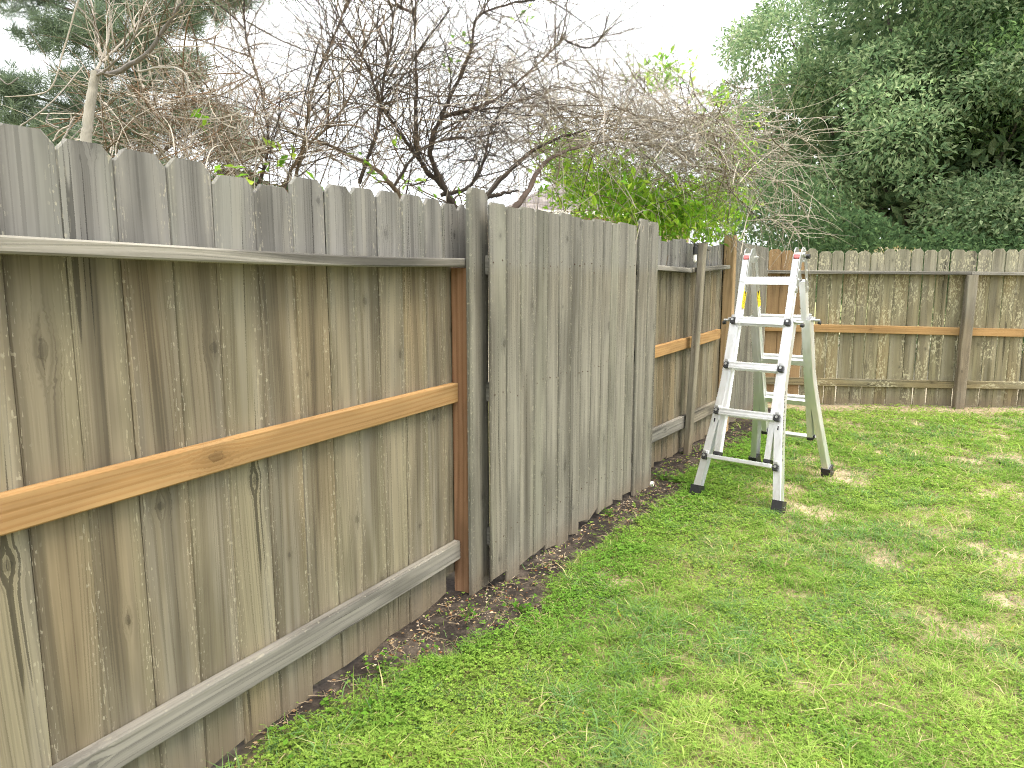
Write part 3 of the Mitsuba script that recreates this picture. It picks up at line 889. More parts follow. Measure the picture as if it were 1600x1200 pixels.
put(dead, (MV, MF), 'litter', color=np.clip(MC, 0, 1))


# ------------------------------------------------------------------ plants behind the fence
SLENDER_TRUNK = [(-1.91,3.3,2.02),(-1.89,3.3,2.16),(-1.86,3.3,2.3),(-1.83,3.3,2.4)]
SLENDER_BRANCHES = [[(-1.83,3.3,2.4),(-1.72,3.25,2.38),(-1.55,3.2,2.45),(-1.43,3.15,2.55),(-1.33,3.1,2.63),(-1.23,3.05,2.72)],[(-1.83,3.3,2.4),(-1.82,3.35,2.48),(-1.81,3.4,2.62),(-1.8,3.4,2.73),(-1.78,3.4,2.84)],[(-1.83,3.35,2.47),(-1.87,3.4,2.59),(-1.91,3.45,2.75),(-1.91,3.45,2.86)],[(-1.8,3.3,2.44),(-1.75,3.4,2.56),(-1.71,3.5,2.7),(-1.69,3.6,2.89)],[(-1.83,3.3,2.38),(-1.72,3.2,2.39),(-1.57,3.1,2.45),(-1.44,3.0,2.56)],[(-1.69,3.0,2.63),(-1.73,3.0,2.54),(-1.79,3.0,2.39),(-1.84,3.0,2.27),(-1.9,3.0,2.23),(-2.04,3.0,2.22)],[(-2.33,3.4,2.4),(-2.29,3.4,2.37),(-2.24,3.4,2.4)],[(-1.6,3.2,2.37),(-1.45,3.1,2.36),(-1.32,3.0,2.32),(-1.3,3.0,2.25),(-1.33,3.0,2.21)],[(-1.62,2.6,1.91),(-1.56,2.6,2.01),(-1.53,2.6,2.06)],[(-1.8,2.7,2.04),(-1.68,2.7,2.12),(-1.6,2.8,2.28)],[(-1.59,2.6,2.02),(-1.63,2.6,2.04),(-1.62,2.6,2.07)],[(-1.8,2.9,2.03),(-1.77,2.9,2.07),(-1.73,2.9,2.09),(-1.72,2.9,2.13)]]
SHRUB_LIMBS = [[(-0.38,4.9,1.96),(-0.44,4.9,2.07),(-0.55,4.95,2.3),(-0.51,5.0,2.5),(-0.41,5.05,2.6),(-0.22,5.1,2.64),(0.04,5.2,2.68)],[(-0.66,4.7,1.92),(-0.76,4.7,2.07),(-0.87,4.65,2.18),(-1.1,4.6,2.3),(-1.24,4.5,2.33),(-1.41,4.4,2.4)],[(-0.43,4.9,2.07),(-0.63,5.0,2.29),(-0.65,5.05,2.59),(-0.65,5.1,2.98),(-0.67,5.1,3.3),(-0.72,5.1,3.58)],[(-0.51,5.0,2.5),(-0.42,5.1,2.73),(-0.29,5.2,3.03),(-0.24,5.3,3.3),(0.0,5.4,3.43),(0.32,5.5,3.51),(0.58,5.5,3.54)],[(-0.4,5.05,2.6),(-0.14,5.2,2.72),(0.12,5.3,2.94),(0.31,5.4,3.13),(0.4,5.5,3.24)],[(-0.96,4.6,2.09),(-0.85,4.7,2.44),(-0.82,4.8,2.77),(-0.77,4.9,3.12),(-0.84,5.0,3.46)],[(-1.31,4.4,2.05),(-1.25,4.45,2.32),(-1.2,4.5,2.62),(-1.09,4.6,2.94),(-0.95,4.7,3.35)],[(-0.63,5.0,2.29),(-0.72,4.9,2.42),(-0.84,4.85,2.59),(-0.92,4.8,2.83),(-1.06,4.8,3.08),(-1.21,4.8,3.35)],[(-0.76,4.7,2.08),(-0.62,4.8,2.3),(-0.47,4.9,2.4),(-0.26,5.0,2.44),(-0.04,5.2,2.52)],[(-0.67,5.1,3.26),(-0.77,5.1,3.32),(-0.86,5.1,3.46)],[(0.37,5.5,3.22),(0.54,5.5,3.16),(0.65,5.55,3.24),(0.72,5.6,3.44)],[(-1.35,4.3,2.0),(-1.25,4.35,2.22),(-1.06,4.4,2.42),(-0.92,4.5,2.69),(-0.89,4.6,3.05)],[(-1.47,4.2,1.99),(-1.42,4.3,2.25),(-1.44,4.3,2.54),(-1.55,4.4,2.88),(-1.55,4.4,3.16)],[(-0.47,4.9,2.05),(-0.28,5.0,2.12),(-0.18,5.1,2.35),(-0.13,5.2,2.58),(0.09,5.3,2.86)]]
ARCH_STEMS = [[(-0.24,5.0,1.93),(-0.15,5.05,2.09),(0.0,5.2,2.27),(0.21,5.4,2.45),(0.48,5.6,2.58),(0.71,5.7,2.64),(0.97,5.9,2.73)],[(0.0,5.1,1.96),(0.1,5.15,2.08),(0.21,5.3,2.29),(0.44,5.5,2.45),(0.69,5.7,2.53),(0.95,5.9,2.58),(1.27,6.1,2.52)],[(-0.18,5.0,2.04),(-0.02,5.1,2.09),(0.11,5.15,2.1)],[(0.97,5.9,2.73),(1.31,6.1,2.79),(1.63,6.3,2.84),(2.22,6.6,2.87),(2.6,6.7,2.92),(2.98,6.8,2.96)],[(0.28,5.5,2.67),(0.64,5.7,2.72),(1.09,6.0,2.78),(1.55,6.2,2.76),(2.08,6.5,2.81)],[(0.71,5.7,2.64),(1.14,6.0,2.63),(1.63,6.3,2.7),(2.17,6.6,2.72),(2.55,6.8,2.66)],[(1.16,6.1,2.59),(1.62,6.4,2.46),(2.05,6.7,2.28),(2.61,6.9,2.03),(2.75,6.9,1.87)],[(2.22,6.6,2.86),(2.53,6.8,2.83),(2.76,6.9,2.75),(2.9,6.9,2.65)],[(2.17,6.6,2.72),(2.44,6.8,2.75),(2.57,6.8,2.58),(2.66,6.8,2.35)],[(1.9,6.6,2.4),(2.31,6.8,2.43),(2.59,6.9,2.36),(2.74,6.9,2.18),(2.83,6.9,2.0)],[(1.4,6.2,2.45),(1.78,6.4,2.43),(2.19,6.6,2.43),(2.51,6.7,2.3)],[(1.59,6.3,2.55),(1.98,6.5,2.53),(2.38,6.6,2.62)],[(1.87,6.5,2.31),(2.11,6.6,2.15),(2.32,6.6,1.98),(2.51,6.7,2.02)],[(2.12,6.6,2.01),(2.42,6.7,2.02),(2.67,6.7,1.86)],[(1.97,6.5,2.72),(2.15,6.5,2.53),(2.13,6.5,2.25),(2.02,6.3,1.91),(1.71,5.4,1.67)],[(2.51,6.8,2.55),(2.53,6.8,2.17),(2.58,6.9,1.8)],[(1.04,6.0,2.5),(1.41,6.2,2.27),(1.72,6.3,2.07),(1.92,6.4,1.85)],[(1.1,6.0,2.3),(1.28,6.1,2.13),(1.42,6.2,1.98)],[(0.79,5.7,2.64),(0.9,5.7,2.92),(1.0,5.8,3.13)],[(0.9,5.8,2.87),(1.23,6.0,2.99),(1.64,6.2,3.08)],[(-0.87,5.1,2.79),(-0.44,5.1,2.67),(0.0,5.2,2.63),(0.47,5.5,2.69)]]
TENDRILS = [[(0.84,4.75,1.85),(0.8,4.75,1.7),(0.78,4.75,1.76),(0.81,4.78,1.64),(0.85,4.8,1.54)],[(0.87,4.8,1.84),(0.85,4.8,1.73),(0.83,4.8,1.63)],[(1.74,6.5,2.0),(1.74,6.45,1.8),(1.77,6.45,1.58),(1.78,6.45,1.44)],[(1.2,5.55,1.67),(1.18,5.55,1.57),(1.14,5.55,1.45)],[(2.06,6.9,1.85),(2.02,6.9,1.4),(1.97,6.85,1.1),(1.94,6.85,0.85)],[(2.05,6.95,1.84),(2.11,6.9,1.4),(2.07,6.9,0.97),(2.11,6.9,0.72)]]
BLOBS = {'LEFT':[((-1.76,4.0,2.4),(0.47,0.45,0.34)),((-1.87,3.8,2.23),(0.27,0.3,0.21)),((-1.49,4.1,2.22),(0.33,0.4,0.26))],'MID':[((-1.28,4.5,2.51),(0.45,0.5,0.53)),((-0.84,4.9,2.68),(0.66,0.5,0.71)),((-0.35,5.1,2.73),(0.5,0.5,0.64)),((-0.39,5.1,3.02),(0.32,0.4,0.32)),((-1.0,4.9,3.12),(0.88,0.5,0.26)),((0.0,5.3,3.16),(0.43,0.4,0.29))],'ARCH':[((0.39,5.6,2.76),(0.71,0.5,0.23)),((1.21,6.1,2.74),(0.77,0.5,0.27)),((1.61,6.4,2.57),(0.75,0.5,0.35)),((1.87,6.5,2.31),(0.53,0.4,0.35)),((1.04,6.0,2.4),(0.65,0.4,0.27)),((0.09,5.3,2.43),(0.43,0.4,0.29))],'LEAFY':[((0.92,7.0,2.37),(0.57,0.4,0.35)),((1.74,7.6,2.19),(0.75,0.4,0.34)),((1.49,7.6,3.55),(0.34,0.2,0.15)),((2.02,7.6,3.27),(0.27,0.2,0.11)),((2.3,7.8,2.8),(0.42,0.3,0.49)),((0.5,7.2,2.64),(0.26,0.2,0.26)),((1.22,6.6,2.04),(0.53,0.3,0.18))]}
PALE, GREY, BROWN, DARK, RED = (.42, .38, .32), (.26, .235, .205), (.115, .088, .058), (.042, .034, .027), (.16, .105, .065)


def stems(parent, name, paths, r0, r1, col, sides=6, label=None, k=18, to_ground=False):
    for j, pts in enumerate(paths):
        pts = [tuple(p) for p in pts]
        if to_ground:
            x, y, z = pts[0]
            pts = [(x - .03, y + .03, -.05), (x + .01, y, z * .5)] + pts
        a = r0[j % len(r0)] if isinstance(r0, (list, tuple)) else r0
        c = col[j % len(col)] if isinstance(col, list) else col
        V, F = limb(pts, a, r1, k, sides, .15, seed=j)
        part(parent, name, (V, F), 'twig', label, smooth=True, color=flat_color(len(V), c, .12))


def along(paths, n, g, lo=.15):
    """n random points on the curves with their directions."""
    cs = [resample(p, 40) for p in paths]
    L = np.array([np.linalg.norm(np.diff(c, axis=0), axis=1).sum() for c in cs])
    which = g.choice(len(cs), n, p=L / L.sum())
    i = (g.uniform(lo, .97, n) * 38).astype(int)
    P = np.array([cs[w][k] for w, k in zip(which, i)])
    Dr = np.array([cs[w][k + 1] - cs[w][k] for w, k in zip(which, i)])
    return P, Dr / (np.linalg.norm(Dr, axis=1, keepdims=True) + 1e-9)


def wander(P, Dr, ln, g, curl=.35, fall=.0, k=9, hold=.75):
    """Twigs that start at P along Dr, with a random curl and a pull downwards."""
    n = len(P)
    pts = [P]
    d = Dr.copy()
    bend = g.normal(size=(n, 3)) * curl
    step = (ln / (k - 1))[:, None]
    for _ in range(k - 1):
        bend = bend * hold + g.normal(size=(n, 3)) * curl * .6 * (1 - .6 * (hold > .85))
        d = d + bend * .35 + np.array([0, 0, -fall])
        d /= np.linalg.norm(d, axis=1, keepdims=True)
        pts.append(pts[-1] + d * step)
    return np.stack(pts, 1)


def twig_mesh(curves, r0, r1, cols, g, sides=3):
    n, k, _ = curves.shape
    r = np.linspace(1, 0, k)[None] ** .7 * (r0 - r1)[:, None] + r1[:, None] if np.ndim(r1) else np.linspace(1, 0, k)[None] * (r0 - r1)[:, None] + r1
    V, F = tubes(curves, r, sides)
    return V, F, np.repeat(cols, k * sides, 0)


def fuzz(g, blobs, counts, dirs, colors, ln=(.3, .9), r=(.0012, .0032), curl=.35, fall=.02, k=9, hold=.75):
    out = []
    for (c, rad), m, dr_ in zip(blobs, counts, dirs):
        q = unit(m, g) * g.random((m, 1)) ** .45 * np.array(rad) + np.array(c)
        d = unit(m, g) * .9 + np.array(dr_)
        d /= np.linalg.norm(d, axis=1, keepdims=True)
        L = g.uniform(*ln, m)
        cur = wander(q - d * L[:, None] * .5, d, L, g, curl, fall, k, hold)
        cc = np.array(colors)[g.integers(0, len(colors), m)] * (.75 + .5 * g.random((m, 1)))
        out.append(twig_mesh(cur, r[0] + (r[1] - r[0]) * g.random(m) ** 2.0, .0008, cc, g))
    return merge(*out)


def sprays(g, P, ln, wd, cols, n_each, spread=.05, droop=0.0):
    """Small bunches of leaves at the points P."""
    m = len(P) * n_each
    q = np.repeat(P, n_each, 0) + g.normal(size=(m, 3)) * spread
    ax = unit(m, g) + np.array([0, 0, .25 - droop])
    no = unit(m, g) * .6 + np.array([0, 0, .8])
    cc = np.array(cols)[g.integers(0, len(cols), m)] * (.75 + .5 * g.random((m, 1)))
    return leaves(q, ax, no, ln * (.7 + .6 * g.random(m)), wd * (.7 + .6 * g.random(m)), cc)


GREENS = [(.24, .46, .04), (.34, .55, .06), (.18, .38, .045), (.42, .58, .09)]

# slender bare tree at the left
tr = thing('bare_tree', 'slender pale trunked bare tree rising just behind the fence at far left', 'tree')
g = np.random.default_rng(11)
V, F = limb([(-2.03, 3.33, -.1), (-2.0, 3.32, 1.2)] + SLENDER_TRUNK, .027, .019, 26, 9, .04, 3)
part(tr, 'trunk', (V, F), 'twig', smooth=True, color=flat_color(len(V), (.36, .34, .29), .12))
stems(tr, 'branch', SLENDER_BRANCHES, [.0135, .0075, .0065, .0055, .0065, .0036, .003, .0045, .0042, .0026, .0035, .0036], .0022, [(.20, .185, .17), (.33, .31, .27), (.36, .33, .29), (.34, .31, .27), (.24, .22, .2), PALE], k=22)
P, Dr = along(SLENDER_BRANCHES[:5], 110, g, .1)
d = Dr * .8 + unit(110, g) * .8 + [0, 0, .15]
cur = wander(P, d / np.linalg.norm(d, axis=1, keepdims=True), g.uniform(.12, .5, 110), g, .35, -.01)
m = twig_mesh(cur, g.uniform(.0016, .0034, 110), .0008, np.array([GREY, PALE, BROWN])[g.integers(0, 3, 110)], g)
part(tr, 'twigs', (m[0], m[1]), 'twig', None, 'stuff', color=m[2])

# reddish tangle of dead vines at the left
g = np.random.default_rng(12)
vt = thing('dead_vine', 'reddish grey tangle of dead vines above the nearest fence bay, right of the slender tree', 'vine')
bl = BLOBS['LEFT']
m = fuzz(g, bl, (230, 130, 170), ((.15, 0, .05), (.1, 0, .2), (.3, 0, -.1)), [GREY, RED, PALE, PALE, BROWN], (.3, 1.0), (.0018, .0048), .42, .02, 11, .9)
part(vt, 'twigs', (m[0], m[1]), 'twig', None, 'stuff', color=m[2])
ups = []
for j in range(26):
    x = -2.1 + 1.35 * g.random()
    y = 3.7 + .5 * g.random()
    ups.append([(x, y, 1.2), (x + .1 * g.normal(), y, 1.8), (x + .22 * g.normal(), y + .1 * g.normal(), 2.2 + .3 * g.random()), (x + .4 * g.normal(), y + .1 * g.normal(), 2.4 + .8 * g.random())])
stems(vt, 'stem', ups[:14], [.0055, .004, .0065], .0015, [BROWN, DARK, GREY], sides=5, k=14, to_ground=False)
V, F, C = sprays(g, np.array([(-1.62, 3.9, 2.30), (-1.30, 4.0, 2.16), (-1.24, 4.0, 2.13), (-1.40, 3.6, 2.0), (-1.36, 3.6, 1.97), (-1.05, 4.1, 2.0), (-1.10, 3.9, 1.93), (-1.32, 3.7, 1.93)]), .065, .030, GREENS, 6, .04)
part(vt, 'leaf_cluster', (V, F), 'leaf', 'few fresh green leaves', 'stuff', color=C)

# dark bare shrub in the middle
g = np.random.default_rng(13)
sh = thing('bare_shrub', 'tall dark bare shrub with crooked limbs rising behind the fence where two bays meet', 'shrub')
stems(sh, 'limb', SHRUB_LIMBS, [.023, .019, .018, .013, .0115, .012, .010, .012, .010, .011, .008, .009, .008, .014], .0040, [DARK, BROWN, DARK, DARK, (.11, .08, .065)], sides=7, k=26, to_ground=False)
base = [[(-.42, 4.95, -.05), (-.40, 4.95, .9), SHRUB_LIMBS[0][0]], [(-.45, 4.95, -.05), (-.55, 4.85, .9), SHRUB_LIMBS[1][0]], [(-.40, 5.0, -.05), (-.38, 4.95, 1.0), SHRUB_LIMBS[2][0]]]
stems(sh, 'trunk', base, [.030, .024, .026], .018, DARK, k=14)
P, Dr = along(SHRUB_LIMBS, 560, g, .06)
d = Dr * .7 + unit(560, g) * .9 + [0, 0, .25]
cur = wander(P, d / np.linalg.norm(d, axis=1, keepdims=True), g.uniform(.25, 1.1, 560), g, .36, .0, 12, .86)
side = twig_mesh(cur, (.002 + .0045 * g.random(560) ** 1.6), .0009, np.array([DARK, DARK, BROWN, BROWN])[g.integers(0, 4, 560)] * (.8 + .4 * g.random((560, 1))), g)
P2 = cur[:, 3:9].reshape(-1, 3)
pk = g.choice(len(P2), 380)
d = unit(380, g) + [0, 0, .1]
cur2 = wander(P2[pk], d / np.linalg.norm(d, axis=1, keepdims=True), g.uniform(.08, 35e-2, 380), g, .4, .0, 6)
fine = twig_mesh(cur2, g.uniform(.0011, .0022, 380), .0007, np.array([BROWN, DARK, RED])[g.integers(0, 3, 380)], g)
m = merge(side, fine)
part(sh, 'twigs', (m[0], m[1]), 'twig', None, 'stuff', color=m[2])

# vines wound through the shrub
g = np.random.default_rng(14)
vm = thing('dead_vine', 'thin arching dead vines tangled through the dark bare shrub', 'vine')
m = fuzz(g, BLOBS['MID'], (70, 95, 85, 70, 60, 30), ((.2, 0, .2), (.1, 0, .15), (.3, 0, .1), (.4, 0, .1), (.6, 0, .1), (.5, 0, 0)), [GREY, BROWN, BROWN, PALE, DARK, DARK], (.6, 2.0), (.0018, .0048), .40, .012, 16, .93)
part(vm, 'twigs', (m[0], m[1]), 'twig', None, 'stuff', color=m[2])
pts = np.array([(-.62, 4.8, 2.12), (-.70, 4.8, 2.10), (-.75, 4.7, 2.35), (-.5, 4.9, 1.98), (-.36, 4.9, 2.02), (-.30, 4.9, 2.00), (-.95, 4.6, 2.25), (.08, 5.3, 3.30), (-.35, 5.0, 3.05), (-.40, 5.0, 2.9), (-.85, 4.6, 2.15), (-.2, 4.9, 1.97)])
V, F, C = sprays(g, pts, .06, .030, GREENS, 5, .035)
part(vm, 'leaf_cluster', (V, F), 'leaf', 'few fresh green leaves', 'stuff', color=C)

# grey mass arching to the right, over the fence
g = np.random.default_rng(15)
va = thing('dead_vine', 'pale grey mass of dead vines arching over the fence, tips drooping towards the ladder', 'vine')
stems(va, 'stem', ARCH_STEMS, [.021, .023, .017, .006, .006, .0065, .006, .0045, .0045, .005, .005, .005, .0045, .004, .003, .003, .0045, .004, .0045, .0045, .007], .0022, [DARK, (.13, .10, .085), DARK, PALE, PALE, GREY, PALE, PALE, PALE, PALE], k=26)
stems(va, 'stem', [[(.02, 5.3, -.05), (-.05, 5.2, .8), ARCH_STEMS[0][0]], [(.05, 5.3, -.05), (.02, 5.2, .9), ARCH_STEMS[1][0]]], .022, .017, DARK, k=12)
m1 = fuzz(g, BLOBS['ARCH'], (360, 460, 330, 150, 110, 80), ((.8, .2, .1), (.8, .2, .0), (.6, .2, -.1), (.4, .1, -.5), (.6, .2, -.1), (.7, .2, .3)), [PALE, PALE, GREY, (.46, .42, .36), GREY, BROWN, BROWN], (.4, 1.35), (.0020, .0055), .46, .02, 14, .88)
P, Dr = along(ARCH_STEMS[3:14], 230, g, .2)
d = Dr * .8 + unit(230, g) * .9 + [-.15, 0, 0]
cur = wander(P, d / np.linalg.norm(d, axis=1, keepdims=True), g.uniform(.2, .75, 230), g, .34, .05, 11)
m2 = twig_mesh(cur, g.uniform(.0018, .0042, 230), .0009, np.array([PALE, PALE, (.48, .44, .37), GREY])[g.integers(0, 4, 230)] * (.8 + .4 * g.random((230, 1))), g)
m = merge(m1, m2)
part(va, 'twigs', (m[0], m[1]), 'twig', None, 'stuff', color=m[2])

# dry tendrils on the boards
for pts, lab in zip([[TENDRILS[0], TENDRILS[1]], [TENDRILS[2]], [TENDRILS[3]], [TENDRILS[4], TENDRILS[5]]],
                    ['dry pale tendrils hanging on the right end of the grey board bay', 'pale dry vine strand hanging beside the thin leaning post', 'short dry tendril curling over the rail of the recessed bay', 'thin brown vines climbing the tan cedar corner post']):
    t_ = thing('dry_tendril', lab, 'vine')
    stems(t_, 'strand', pts, .0032, .0012, PALE if 'pale' in lab else BROWN, sides=5, k=14)
    if len(pts) == 1:                     # a thing of one strand needs no part
        k_ = t_ + '__strand'
        scene[t_] = scene.pop(k_)


# leafy shrub, fresh green, under and behind the grey mass
g = np.random.default_rng(16)
ls = thing('leafy_shrub', 'bright yellow green leafy shrub behind the fence under the pale arching vines', 'shrub')
Ps, st = [], []
for (c, rad), m_ in zip(BLOBS['LEAFY'] + [((.80, 6.0, 2.22), (.5, .3, .28)), ((1.35, 6.25, 2.05), (.5, .25, .22)), ((1.9, 6.9, 2.15), (.3, .2, .35))], (180, 220, 26, 16, 60, 80, 110, 85, 80, 50)):
    q = unit(m_, g) * g.random((m_, 1)) ** .5 * np.array(rad) + np.array(c)
    Ps.append(q)
    st.append((c, rad))
Ps = np.vstack(Ps)
V, F, C = sprays(g, Ps, .085, .036, GREENS, 6, .075)
part(ls, 'foliage', (V, F), 'leaf', None, 'stuff', color=C)
cur = []
for q in Ps[::9]:
    b = np.array([q[0] * .75 + .3, 7.2, 0])
    cur.append(resample([b, b * .5 + q * .5 + g.normal(size=3) * .08, q], 9))
V, F = tubes(np.array(cur), np.linspace(.006, .0015, 9)[None], 3)
part(ls, 'stems', (V, F), 'twig', None, 'stuff', color=flat_color(len(V), (.20, .19, .11), .2))


# broadleaf trees beyond the back fence
def crown(g, c, R, n_blobs, per, size, cols, low=-.85, leaf=(.100, .044), inner=26000):
    c, R = np.array(c), np.array(R)
    u = unit(n_blobs * 3, g)
    u = u[u[:, 2] > low][:n_blobs]
    bc = c + u * R * g.uniform(.74, 1.08, (len(u), 1)) * (1 + .16 * (meshkit.noise(u * 2.6 + c) - .5))[:, None]
    out = []
    for b, uu in zip(bc, u):
        r = size * g.uniform(.55, 1.25)
        m = int(per * (r / size) ** 2)
        v = unit(m, g)
        v = v + uu * .55 + [0, 0, .25]
        v /= np.linalg.norm(v, axis=1, keepdims=True)
        rad = r * g.uniform(.55, 1.02, (m, 1)) * (1 + .35 * (meshkit.noise(v * 2.2 + b) - .5))[:, None]
        q = b + v * rad * np.array([1.15, 1.15, .72])
        ax = v * .8 + unit(m, g) * .8 + [0, 0, -.1]
        no = unit(m, g) * .55 + v * .5 + [0, 0, .7]
        tone = .70 + .6 * g.random()
        cc = np.array(cols)[np.clip(g.integers(0, len(cols), m), 0, None)] * (tone * (.7 + .6 * g.random((m, 1))))
        out.append(leaves(q, ax, no, leaf[0] * (.6 + .7 * g.random(m)), leaf[1] * (.7 + .5 * g.random(m)), cc))
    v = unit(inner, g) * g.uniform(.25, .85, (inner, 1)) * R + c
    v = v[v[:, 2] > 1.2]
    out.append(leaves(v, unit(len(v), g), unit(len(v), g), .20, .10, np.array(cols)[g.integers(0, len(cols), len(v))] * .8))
    return merge(*out), bc


def big_tree(label, seed, base, c, R, n_blobs, per, size, cols, **kw):
    g = np.random.default_rng(seed)
    t = thing('broadleaf_tree', label, 'tree')
    (V, F, C), bc = crown(g, c, R, n_blobs, per, size, cols, **kw)
    part(t, 'crown', (V, F), 'gloss_leaf', None, 'stuff', color=np.clip(C, 0, 1))
    fork = np.array([base[0] + .1, base[1], 1.7])
    V, F = limb([(*base, -.1), (*base, .8), tuple(fork)], .20, .15, 14, 10, .08, seed)
    part(t, 'trunk', (V, F), 'twig', smooth=True, color=flat_color(len(V), (.16, .14, .12), .15))
    for b in bc[::7]:
        mid_ = fork * .5 + b * .5 + g.normal(size=3) * .25
        V, F = limb([tuple(fork), tuple(mid_), tuple(b)], .05, .012, 12, 6, .1, seed)
        part(t, 'limb', (V, F), 'twig', smooth=True, color=flat_color(len(V), (.14, .12, .105), .15))
    return t


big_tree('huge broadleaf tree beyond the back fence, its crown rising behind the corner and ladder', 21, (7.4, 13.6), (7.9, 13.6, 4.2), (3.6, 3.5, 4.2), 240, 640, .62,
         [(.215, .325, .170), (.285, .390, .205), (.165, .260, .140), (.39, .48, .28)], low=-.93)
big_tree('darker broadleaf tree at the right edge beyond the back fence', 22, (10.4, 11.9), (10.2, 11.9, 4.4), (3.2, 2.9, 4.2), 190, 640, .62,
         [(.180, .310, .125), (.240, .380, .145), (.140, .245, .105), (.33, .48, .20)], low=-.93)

# low undergrowth along the outside of the back fence
g = np.random.default_rng(23)
us = thing('undergrowth', 'dark green undergrowth rising just above the back fence under the big trees', 'undergrowth', kind='stuff')
m_ = 17000
q = np.column_stack([2.8 + 8.1 * g.random(m_), 9.3 + 1.2 * g.random(m_), 1.0 + .95 * g.random(m_) ** .8])
q[:, 2] += 1.6 * np.clip((4.6 - q[:, 0]) / 1.2, 0, 1) * g.random(m_)
q[:, 2] += 1.2 * (meshkit.fbm(np.column_stack([q[:, 0] * 1.5, q[:, 1], 0 * q[:, 0]]), 2, 4) - .5)
V, F, C = leaves(q, unit(m_, g), unit(m_, g) * .7 + [0, 0, .7], .09, .04, np.array([(.10, .175, .080), (.15, .24, .105), (.08, .14, .065)])[g.integers(0, 3, m_)] * (.7 + .6 * g.random((m_, 1))))
put(us, (V, F), 'gloss_leaf', color=C)

# dry seed heads peeping over the back fence
sd_ = thing('dry_weed', 'dry cream coloured weed tuft peeping over the back fence', 'weed')
g = np.random.default_rng(24)
q = np.column_stack([4.62 + .16 * g.normal(size=260), 8.75 + .08 * g.normal(size=260), 1.72 + .14 * g.random(260) ** 1.5])
V, F, C = leaves(q, unit(260, g) + [0, 0, .6], unit(260, g), .035, .014, np.array([(.55, .47, .28), (.62, .56, .40), (.35, .33, .14)])[g.integers(0, 3, 260)])
b_ = np.column_stack([4.62 + .1 * g.normal(size=16), np.full(16, 8.75), np.zeros(16)])
cur = np.stack([b_, b_ + [0, 0, .9], b_ + np.column_stack([.1 * g.normal(size=(16, 2)), np.full(16, 1.78)])], 1)
TV, TF = tubes(cur, .003, 3)
m = merge((V, F, C), (TV, TF, flat_color(len(TV), (.4, .34, .2), .2)))
put(sd_, (m[0], m[1]), 'leaf', color=m[2])

# pine tree at far left
g = np.random.default_rng(31)
pn = thing('pine_tree', 'tall blue green pine tree far behind the fence at upper left', 'tree')
V, F = limb([(-7.1, 14.2, -.1), (-7.05, 14.2, 3.0), (-7.0, 14.2, 6.0), (-6.9, 14.2, 9.5)], .20, .06, 22, 9, .07, 5)
part(pn, 'trunk', (V, F), 'twig', smooth=True, color=flat_color(len(V), (.13, .10, .085), .2))
tips = []
SP = [(-8.9, 13.6, 6.6, .8), (-8.2, 13.8, 5.9, .8), (-9.2, 13.4, 4.9, .65), (-8.6, 13.6, 4.4, .7), (-7.6, 13.5, 4.9, .8), (-6.9, 13.4, 5.8, .8), (-6.0, 13.8, 6.3, .8), (-5.3, 14.0, 6.7, .7), (-6.2, 13.6, 5.2, .7), (-7.8, 13.3, 3.9, .7),
      (-6.9, 13.4, 4.2, .7), (-5.6, 13.8, 4.4, .6), (-5.1, 13.7, 3.9, .5), (-8.3, 13.9, 3.5, .5), (-7.3, 13.5, 3.2, .6), (-6.3, 13.6, 3.3, .6), (-5.5, 13.8, 3.0, .6), (-7.7, 14.2, 6.9, .9), (-6.6, 14.4, 7.4, .9), (-9.0, 14.4, 7.6, .8), (-5.0, 14.1, 7.4, .7), (-7.0, 14.2, 8.8, .8)]
for x, y, z, r in SP:
    V, F = limb([(-7.0, 14.2, z - .7), ((x - 7.0) / 2, (y + 14.2) / 2, z - .30), (x, y, z)], .045, .012, 10, 5, .1, 7)
    part(pn, 'branch', (V, F), 'twig', smooth=True, color=flat_color(len(V), (.12, .095, .08), .2))
    m_ = int(110 * r / .7)
    tips.append(unit(m_, g) * g.random((m_, 1)) ** .4 * r * np.array([1.15, .8, .55]) + [x, y, z])
tips = np.vstack(tips)
per = 36
m_ = len(tips) * per
q = np.repeat(tips, per, 0) + g.normal(size=(m_, 3)) * .03
V, F, C = leaves(q, unit(m_, g) + [0, 0, .35], unit(m_, g), .20 * (.7 + .5 * g.random(m_)), .012, np.array([(.21, .28, .19), (.26, .33, .22), (.16, .22, .155)])[g.integers(0, 3, m_)] * (.75 + .5 * g.random((m_, 1))), fold=.0)
part(pn, 'needles', (V, F), 'leaf', None, 'stuff', color=C)

# far tree line at the left
g = np.random.default_rng(32)
tl = thing('tree_line', 'distant dark green tree line low behind the vines at left', 'trees', kind='stuff')
m_ = 16000
x = -21 + 15.5 * g.random(m_)
top = 5.6 - .9 * np.clip((x + 11) / 5, -1, 1.6) + 1.6 * (meshkit.fbm(np.column_stack([x * .5, 0 * x, 0 * x]), 3, 6) - .5)
q = np.column_stack([x, 32 + 2 * g.random(m_), top * g.random(m_) ** .6])
V, F, C = leaves(q, unit(m_, g), unit(m_, g) * .7 + [0, 0, .6], .42, .22, np.array([(.07, .11, .05), (.10, .14, .06), (.05, .085, .045)])[g.integers(0, 3, m_)] * (.7 + .6 * g.random((m_, 1))))
put(tl, (V, F), 'leaf', color=C)


